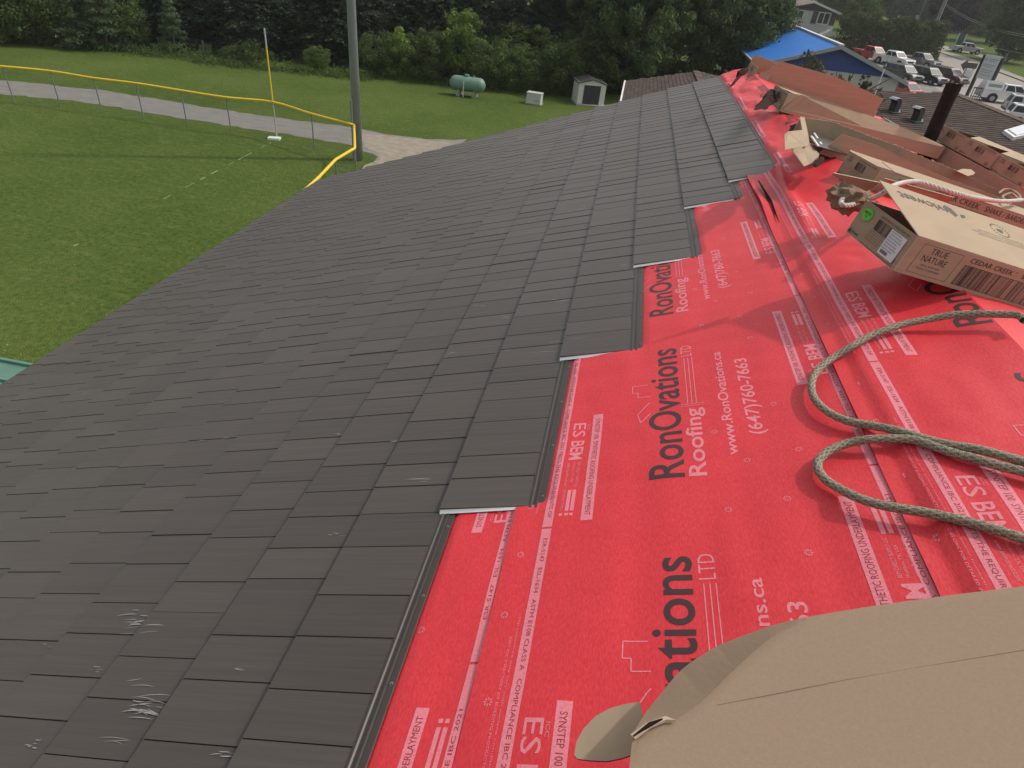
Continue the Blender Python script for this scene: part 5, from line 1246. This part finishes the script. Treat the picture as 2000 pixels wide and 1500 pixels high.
pl, pr2 = on_z(1860, 99), on_z(1874, 101); gsn = local('green_sign', pl, math.atan2(pr2[1]-pl[1], pr2[0]-pl[0]), 'green sign with rounded top between two pale posts on the grass island', 'sign'); wS = float(np.linalg.norm(pr2-pl)); hS = 1.
while proj(pl+np.array([0, 0, hS]))[1] > 65: hS += .05
for x in (0, wS): b = MB(); b.box(x-.12, x+.12, -.12, .12, 0, hS); b.build('post', mat('pale_green_post', (.42, .50, .45), .7), gsn)
b = MB(); arc = [(wS/2+(wS/2-.12)*math.cos(a), hS*.80+.14*hS*math.sin(a)) for a in np.linspace(0, PI, 9)]; q = [(.12, 0, hS*.18), (wS-.12, 0, hS*.18)]+[(x, 0, z) for x, z in arc]
b.slab(q, np.array([0, -1., 0]), .12); b.build('sign_board', mat('teal_sign', (.03, .10, .11), .6), gsn)
p = on_z(1881, 166); asn = local('arrow_sign', p, .3, 'portable dark arrow sign with a white board under it beside the road', 'sign')
b = MB(); b.box(-.55, .55, -.05, .05, .25, 1.75); b.build('white_board', mat('white_sign_face', (.52, .55, .56), .5), asn)
b = MB(); q = [(-1.5, 0, 2.15), (-.8, 0, 2.75), (-.8, 0, 2.45), (.7, 0, 2.45), (.7, 0, 1.85), (-.8, 0, 1.85), (-.8, 0, 1.55)]; b.slab(q, np.array([0, -1., 0]), .1); b.build('arrow_board', mat('dark_arrow', (.05, .05, .048), .6), asn)
for x in (-.5, .5): b = MB(); b.box(x-.05, x+.05, .05, .15, 0, 2.3); b.build('leg', M_postd, asn)
b = MB()
for q in range(9):
    x = q*.22; b.box(x-.03, x+.03, -.03, .03, 0, 1.15)
b.box(-.05, 1.85, -.04, .04, 1.1, 1.22); b.box(-.05, 1.85, -.04, .04, .3, .38)
o = b.build('bike_rack', mat('dark_rail', (.09, .09, .09), .5)); o.location = on_z(1893, 194); o.rotation_euler = (0, 0, -.2); tag(o, 'dark slatted rack standing between the tall sign and the white pickup', 'rack')
def upole(px, py, h, r, label, extra):
    p = on_z(px, py); e = local('utility_pole', p, 0, label, 'utility pole', group='utility poles by the road')
    b = MB(); b.tube([(0, 0, 0), (0, 0, h)], r, 10, r2=r*.7); b.build('shaft', M_wood, e, smooth=True); return p, e
p1_, e1 = upole(1812, 82, 17, .26, 'thicker leaning-looking utility pole with a transformer by the hedge end', 1)
b = MB(); b.tube([(.35, -.3, 0), (.35, -.3, 14)], .09, 8); b.build('conduit', mat('pale_conduit', (.5, .5, .48), .6), e1)
b = MB(); b.box(-1.3, 1.3, -.1, .1, 15.6, 15.85); b.build('crossarm', M_wood, e1)
tz = 13.2
for x in (-.55, .75): b = MB(); b.tube([(x, 0, tz), (x, 0, tz+1.2)], .32, 10); b.build('transformer', mat('grey_can', (.40, .43, .45), .5), e1)
p2_, e2 = upole(1782, 69, 15, .17, 'thinner utility pole with a small red and white banner', 1)
b = MB(); c = on_y(1787, 37, p2_[1])-p2_; b.box(-1.0, -.18, -.03, .03, c[2]-1.2, c[2]+.9); b.build('banner', mat('white_banner', (.5, .5, .52), .7), e2)
b = MB(); b.box(-1.0, -.18, -.035, .035, c[2]-1.9, c[2]-1.2); b.build('banner', mat('red_banner', (.42, .10, .12), .7), e2)
for i, (pa, pb, lab_) in enumerate((((1846, 6), (2060, 76), 'upper'), ((1846, 10), (2060, 80), 'second'), ((1830, 44), (2060, 112), 'lower'))):
    a = on_y(*pa, p1_[1]); c = on_y(*pb, p1_[1]-60); pts = []
    for k in range(15): t = k/14; q = a*(1-t)+c*t; q = q-np.array([0, 0, 1.2*4*t*(1-t)]); pts.append(q-a)
    b = MB(); b.tube(pts, .045, 5); o = b.build('power_line', mat('grey_cable', (.20, .21, .22), .6)); o.location = a; tag(o, {'upper': 'topmost power line running right from the thicker pole', 'second': 'second power line just under the topmost one', 'lower': 'lowest power line crossing the dark trees at the right'}[lab_], 'power line')

# ================================================================== vegetation
def leaf_mat(name, a, b_, sc=1.2):
    m = mat(name, a, .65, spec=.25, noise_=(sc, 5, .32, .68), col2=b_, trans=.32, obj_rand=.25); return m
L_pine = leaf_mat('dark_pine_needles', (.042, .068, .042), (.07, .105, .062))
L_spruce = leaf_mat('spruce_needles', (.075, .118, .056), (.11, .165, .078))
L_mid = leaf_mat('mid_green_leaves', (.072, .120, .032), (.12, .18, .05))
L_bright = leaf_mat('bright_green_leaves', (.12, .20, .035), (.20, .28, .065))
L_dark = leaf_mat('dark_green_leaves', (.050, .085, .030), (.10, .145, .050))
L_olive = leaf_mat('olive_brown_leaves', (.050, .058, .028), (.095, .095, .050))
L_purple = leaf_mat('copper_leaves', (.020, .014, .020), (.035, .022, .030))
L_hedge = leaf_mat('hedge_leaves', (.062, .090, .028), (.115, .140, .050))
M_bark = mat('bark', (.075, .06, .05), .9, noise_=(8, 4, .3, .7), col2=(.12, .10, .085))
rng = np.random.default_rng(5)
def leaves(name, P, size, m, nrm=None, flat=.5, asp=.55):
    """one quad per point, random tilt"""
    n = len(P); P = np.asarray(P, float)
    a = rng.normal(size=(n, 3)); 
    if nrm is not None: a = a*flat+nrm
    a /= np.linalg.norm(a, axis=1)[:, None]+1e-9
    t = rng.normal(size=(n, 3)); t -= (t*a).sum(1)[:, None]*a; t /= np.linalg.norm(t, axis=1)[:, None]+1e-9
    b = np.cross(a, t); s = size*rng.uniform(.6, 1.35, n)[:, None]
    V = np.stack([P-t*s-b*s*asp*.35, P+b*s*asp, P+t*s-b*s*asp*.1, P-b*s*asp], 1).reshape(-1, 3)
    me = bpy.data.meshes.new(name); me.vertices.add(4*n); me.vertices.foreach_set('co', V.ravel())
    me.loops.add(4*n); me.loops.foreach_set('vertex_index', np.arange(4*n, dtype=np.int32)); me.polygons.add(n); me.polygons.foreach_set('loop_start', np.arange(0, 4*n, 4, dtype=np.int32))
    me.materials.append(m); me.update(calc_edges=True); return me
def conifer_pts(H, R, n, base=.05, droop=.25, seed=0, ragged=.3):
    r = np.random.default_rng(seed); out = []; nl = int(H*3.2); per = max(1, n//(nl*9))
    for l in range(nl):
        z = H*(base+(1-base)*(l+.5)/nl); rad = R*(1-(z/H))**.85*(1+r.normal()*ragged*.3)+.08
        for k in range(9):
            a = r.uniform(0, 2*PI); rr = rad*r.uniform(1-ragged, 1.12); nb = per
            t = r.uniform(.15, 1, nb)**.7; w_ = (1-t)*.25*rr+.06
            x = t*rr; zz = z-droop*x*x/max(rr, .1)*.6+t*.1*rr+r.normal(0, .05, nb)
            off = r.normal(0, 1, nb)*w_
            out.append(np.stack([x*math.cos(a)-off*math.sin(a), x*math.sin(a)+off*math.cos(a), zz], 1))
    return np.concatenate(out)
def broad_pts(H, R, n, seed=0, low=.12, ncl=60, cl=.22, colu=1.0):
    r = np.random.default_rng(seed); pts = []; nm = []; per = n//ncl
    for c in range(ncl):
        while True:
            d = r.uniform(-1, 1, 3)
            if .45 < np.linalg.norm(d) < 1: break
        cen = np.array([d[0]*R*.85, d[1]*R*.85, H*(low+(1-low)*.5)+d[2]*H*(1-low)*.46*colu]); rad = R*cl*r.uniform(.6, 1.5)
        q = r.normal(size=(per, 3)); q /= np.linalg.norm(q, axis=1)[:, None]; s = r.uniform(.55, 1.08, per)[:, None]
        pts.append(cen+q*s*rad*np.array([1, 1, .75])); nm.append(q)
    return np.concatenate(pts), np.concatenate(nm)
def trunk_mesh(H, r, seed=0, limbs=5, R=1.5):
    rn = random.Random(seed); b = MB(); pts = [(0, 0, -.1)]; x = y = 0
    for i in range(5): x += rn.gauss(0, .04)*H*.1; y += rn.gauss(0, .04)*H*.1; pts.append((x, y, H*.9*(i+1)/5))
    b.tube(pts, r, 8, r2=r*.25)
    for k in range(limbs):
        t = rn.uniform(.25, .8); a = rn.uniform(0, 2*PI); z = H*.9*t; p = np.array([x*t, y*t, z]); q = p+np.array([math.cos(a)*R*.7, math.sin(a)*R*.7, R*.5])
        b.tube([p, (p+q)/2+np.array([0, 0, .1*R]), q], r*.4, 5, r2=r*.12)
    me = bpy.data.meshes.new('trunk'); me.from_pydata(b.v, [], b.f); me.materials.append(M_bark); return me
protos = {}
def proto(kind):
    if kind in protos: return protos[kind]
    k, v = kind
    if k == 'sapling':   # small spruce 3 m
        H, R = 3.2, 1.15; P = conifer_pts(H, R, 7000, .02, .3, v); cr = leaves('crown', P, .055, L_spruce, flat=1.)
    elif k == 'pine':    # tall dark pine 14 m
        H, R = 14., 3.6; P = conifer_pts(H, R, 26000, .05, .5, 20+v, .45); cr = leaves('crown', P, .14, L_pine)
    elif k == 'bush':
        H, R = 3.0, 1.7; P, Nn = broad_pts(H, R, 9000, 40+v, .0, 55, .24); cr = leaves('crown', P, .06, L_mid, Nn)
    elif k == 'brightbush':
        H, R = 3.2, 1.3; P, Nn = broad_pts(H, R, 6500, 60+v, .0, 40, .24); cr = leaves('crown', P, .065, L_bright, Nn)
    elif k == 'shrub':
        H, R = 1.1, .9; P, Nn = broad_pts(H, R, 2600, 80+v, .0, 24, .3); cr = leaves('crown', P, .045, L_mid, Nn)
    elif k == 'big':
        H, R = 13., 5.2; P, Nn = broad_pts(H, R, 42000, 90+v, .0, 260, .13); cr = leaves('crown', P, .12, L_dark, Nn)
    elif k == 'far':
        H, R = 17., 8.; P, Nn = broad_pts(H, R, 20000, 100+v, .03, 150, .17); cr = leaves('crown', P, .26, L_dark, Nn)
    elif k == 'farlight':
        H, R = 15., 6.5; P, Nn = broad_pts(H, R, 16000, 110+v, .05, 110, .17); cr = leaves('crown', P, .24, L_mid, Nn)
    elif k == 'purple':
        H, R = 13., 6.; P, Nn = broad_pts(H, R, 13000, 120+v, .10, 110, .18); cr = leaves('crown', P, .25, L_purple, Nn)
    elif k == 'olive':
        H, R = 4.6, 2.3; P, Nn = broad_pts(H, R, 9000, 130+v, .05, 120, .12); cr = leaves('crown', P, .055, L_olive, Nn)
    tr = trunk_mesh(H, max(.035, H*.016), v, 6, R); protos[kind] = (cr, tr, H); return protos[kind]
def plant(kind, v, loc, label, cat='tree', group=None, s=1.0, sz=None, name=None):
    cr, tr, H = proto((kind, v)); e = empty(name or {'sapling': 'spruce_tree', 'pine': 'pine_tree', 'bush': 'bush', 'brightbush': 'bush', 'shrub': 'shrub', 'hedge': 'hedge'}.get(kind, 'broadleaf_tree'), (loc[0], loc[1], 0), random.uniform(0, 6.28))
    e.scale = (s, s, sz or s); tag(e, label, cat, group); link('crown', cr, e); link('trunk', tr, e); return e
random.seed(21)
# front row: px base position of each plant on the lawn edge
front = [
 ('bush', 0, 20, 84, 1.5, 'broad dark bush at the far left edge of the woods'), ('bush', 1, 78, 88, 1.45, 'dark rounded bush second from the left along the woods'),
 ('brightbush', 0, 128, 78, 1.0, 'small light green bush beside the pale stone at the left of the woods'), ('sapling', 0, 165, 96, 1.5, 'wide bluish spruce between the light bush and the bigger spruce at the left'),
 ('sapling', 1, 212, 98, 1.75, 'large full spruce standing foremost in the left part of the woods'), ('bush', 0, 255, 96, 1.15, 'low bush at the right foot of the large left spruce'),
 ('sapling', 2, 345, 104, 1.2, 'lone narrow spruce left of the foul pole'), ('shrub', 0, 318, 104, .8, 'tiny shrub at the left foot of the lone narrow spruce'),
 ('shrub', 1, 400, 112, .8, 'small scrubby shrub between the lone spruce and the foul pole'), ('shrub', 0, 458, 122, 1.05, 'thin pointed shrub just left of the foul pole'),
 ('shrub', 1, 505, 127, 1.5, 'rounded green shrub right behind the foul pole'), ('sapling', 0, 528, 108, 1.35, 'slim spruce rising behind the foul pole'),
 ('bush', 1, 622, 140, .62, 'compact leafy shrub left of the light pole'), ('sapling', 1, 615, 112, 1.1, 'soft bluish pine sapling above the compact shrub left of the light pole'),
 ('bush', 0, 742, 148, 1.0, 'olive green bush just right of the light pole'), ('brightbush', 1, 780, 152, 1.05, 'bright yellow-green bush right of the light pole'),
 ('sapling', 2, 808, 130, 1.6, 'dusty green spruce behind the bright bushes'), ('bush', 1, 835, 158, 1.2, 'green leafy bush in the middle of the bright clump'), ('brightbush', 0, 900, 162, 1.55, 'tallest bright green bush above the propane tank'),
 ('bush', 0, 955, 172, 1.15, 'dark green bush right behind the propane tank'), ('brightbush', 1, 1040, 166, 1.3, 'light green sapling with sparse branches above the white utility box'),
 ('bush', 1, 1010, 178, 1.1, 'dark bush behind the white utility box'), ('bush', 0, 1080, 182, 1.3, 'dark bush left of the shed'), ('bush', 1, 1130, 178, 1.5, 'dark bush right behind the shed')]
for kind, v, px, py, s, lb in front:
    plant(kind, v, on_z(px, py), lb, 'tree' if kind == 'sapling' else 'bush', s=s)
# woods behind
k = 0; random.seed(4)
for px, py in [(x, 0) for x in range(-260, 1250, 62)]:
    for row in range(3):
        t = px/1250.; yb = 80+.10*max(px, -100)+(0 if px < 300 else 8)
        p = on_z(px+random.uniform(-15, 15), yb, 0); d = nz([p[0], p[1], 0]); p = p+d*(7.5+row*5.0+random.uniform(-1, 1))
        plant('pine', (k*7+row) % 3, p, 'dark pine in the shaded woods beyond the lawn', 'tree', 'dark pines of the woods beyond the lawn', s=random.uniform(.8, 1.05), sz=random.uniform(.42, .58)); k += 1
# undergrowth wall deep in the woods
for i, px in enumerate(range(-200, 1200, 75)):
    p = on_z(px, 72+.11*max(px, -100), 0); d = nz([p[0], p[1], 0]); p = p+d*(5.5+2*random.random())
    plant('bush', i % 2, p, 'dim undergrowth bush between the pines of the woods', 'bush', 'undergrowth in the woods', s=random.uniform(1.1, 1.5))
# big leafy trees behind the annex roof
for px, py, s, v, lb in ((1130, 160, .80, 0, 'big dark leafy tree just behind and left of the shed roof'), (1215, 185, .9, 1, 'big dark leafy tree between the shed and the annex roof'), (1310, 176, .95, 0, 'big dark leafy tree behind the middle of the annex roof'), (1400, 178, .95, 1, 'big dark leafy tree behind the farthest carton'), (1452, 172, .70, 0, 'rightmost big leafy tree, its edge against the blue roof')):
    plant('big', v, on_z(px, py), lb, s=s)
plant('olive', 0, on_y(1622, 200, 21.)*np.array([1, 1, 0]), 'sparse olive brown bush in front of the blue building', 'bush', s=1.0, sz=float(on_y(1622, 98, 21.)[2]/4.6))
plant('olive', 1, on_y(1560, 200, 23.)*np.array([1, 1, 0]), 'brownish twiggy bush left of the olive one, above the farthest carton', 'bush', s=.85, sz=float(on_y(1565, 95, 23.)[2]/4.6))
# hedge
hA, hB = on_z(1630, 100), on_z(1815, 116); hd_ = empty('hedge', (hA+hB)/2); tag(hd_, 'long clipped green hedge behind the parked cars', 'hedge')
Lh = np.linalg.norm(hB-hA); n_ = 26000; dH = nz(hB-hA); sH = np.array([-dH[1], dH[0], 0])
HT = 4.6
q = rng.uniform(size=(n_, 3)); side = rng.integers(0, 3, n_); x = q[:, 0]*Lh-Lh/2; hz = HT*(1+.10*np.sin(x*.9)+.07*np.sin(x*2.7+1)); y = (q[:, 1]-.5)*3.4; z = q[:, 2]*hz
y = np.where(side == 0, -1.7+rng.normal(0, .22, n_), y); z = np.where(side == 1, hz+rng.normal(0, .22, n_), z)
z = np.clip(z, .0, 9)
Ph = x[:, None]*dH+y[:, None]*sH+z[:, None]*np.array([0, 0, 1.])
link('foliage', leaves('foliage', Ph, .17, L_hedge), hd_)
b = MB(); b.slab([dH*(-Lh/2+.4)-sH*1.3, dH*(Lh/2-.4)-sH*1.3, dH*(Lh/2-.4)+sH*1.3, dH*(-Lh/2+.4)+sH*1.3], np.array([0, 0, 1.]), .1)
st_ = MB()
for i in range(40): xx = -Lh/2+Lh*(i+.5)/40; p = dH*xx; st_.tube([p, p+(0, 0, HT*.8)], .06, 5)
st_.build('stems', M_bark, hd_)
# far trees on the right
random.seed(9)
far_list = [('farlight', 0, 1668, 78, .62, 'rounded green tree right beside the white house'), ('far', 0, (48.5, 186), 0, .9, 'dark tree behind the right side of the white house'), ('far', 1, (26, 182), 0, .9, 'dark tree behind the left side of the white house'),
 ('far', 0, 1700, 46, 1.25, 'large dark tree beyond the side road, left one'), ('far', 1, 1745, 50, 1.2, 'large dark tree beyond the side road, middle one'), ('farlight', 1, 1772, 52, 1.2, 'lighter tree beyond the side road behind the thin pole'), ('far', 0, 1800, 54, 1.1, 'large dark tree beyond the side road, right one'),
 ('purple', 0, 1842, 78, 1.05, 'dark purple copper beech beside the thicker pole'), ('farlight', 0, 1885, 66, 1.15, 'tall green tree behind the green sign'), ('far', 1, 1925, 84, 1.2, 'big dark tree right of the green sign'), ('far', 0, 1965, 122, .78, 'big dark tree overhanging the road verge behind the tall sign'), ('far', 1, 2040, 118, .95, 'big dark tree at the right edge of the photo'), ('far', 0, 2130, 100, 1.2, 'dark tree beyond the right edge, nearest the road')]
for kd, v, px, py, s, lb in far_list: plant(kd, v, px if isinstance(px, tuple) else on_z(px, py), lb, s=s)
for i in range(26):
    a = -.10+i*.030; d_ = 270+18*(i % 3); plant('far', i % 2, (math.sin(a+.12)*d_, math.cos(a+.12)*d_), 'hazy distant tree on the skyline', 'tree', 'distant trees on the skyline', s=random.uniform(1.5, 2.0))
for i in range(7): plant('far', i % 2, on_z(1200+i*34, 60+random.uniform(-6, 6)), 'dark tree standing well behind the big leafy trees', 'tree', 'second row behind the big leafy trees', s=1.1)
# weeds along the wood edge (uncountable)
n_ = 26000; px_ = rng.uniform(-150, 1180, n_); e_ = []
gp = []
for i in range(0, n_, 26):
    px = px_[i]; py = 78+.098*max(px, -150)+rng.normal(0, 2.5)+(6 if 380 < px < 720 else 0); c = on_z(px, py); hgt_ = rng.uniform(.15, .75)
    q = rng.normal(0, .30, (26, 3)); q[:, 2] = np.abs(rng.normal(0, hgt_*.5, 26)); gp.append(c+q)
me = leaves('weeds', np.concatenate(gp), .06, L_mid); o = link('weeds', me); tag(o, 'tall weeds along the edge of the woods', kind='stuff')
p = on_z(112, 84); crumple('boulder', p+np.array([0, 0, .25]), .35, mat('pale_stone', (.35, .35, .33), .9), 'pale round stone at the foot of the light green bush in the woods', 'stone', 9, 2)
b = MB(); b.tube([(0, 0, 0), (.1, 0, 1.1)], .07, 7); o = b.build('stump_post', M_bark); o.location = on_z(398, 112); tag(o, 'short dark wooden post at the wood edge left of the foul pole', 'post')
b = MB(); q = [on_z(*t)+(0, 0, .02) for t in ((385, 92), (470, 88), (500, 96), (430, 104), (392, 100))]; tag(mesh('bare_ground', q, [tuple(range(5))], M_dirt), 'bare brown leaf litter under the trees', kind='structure')

# ================================================================== light summer haze
hb_ = MB(); hb_.box(-520, 520, -220, 920, -1.2, 40); hz = hb_.build('haze', [])
hm = bpy.data.materials.new('haze'); hm.use_nodes = True; hn = hm.node_tree; hn.nodes.remove(hn.nodes['Principled BSDF'])
pv = hn.nodes.new('ShaderNodeVolumePrincipled'); pv.inputs['Color'].default_value = (.92, .96, 1, 1); pv.inputs['Density'].default_value = .00033; pv.inputs['Anisotropy'].default_value = .3
hn.links.new(pv.outputs[0], hn.nodes['Material Output'].inputs['Volume']); hz.data.materials.append(hm); tag(hz, 'thin pale summer haze in the air', kind='stuff')
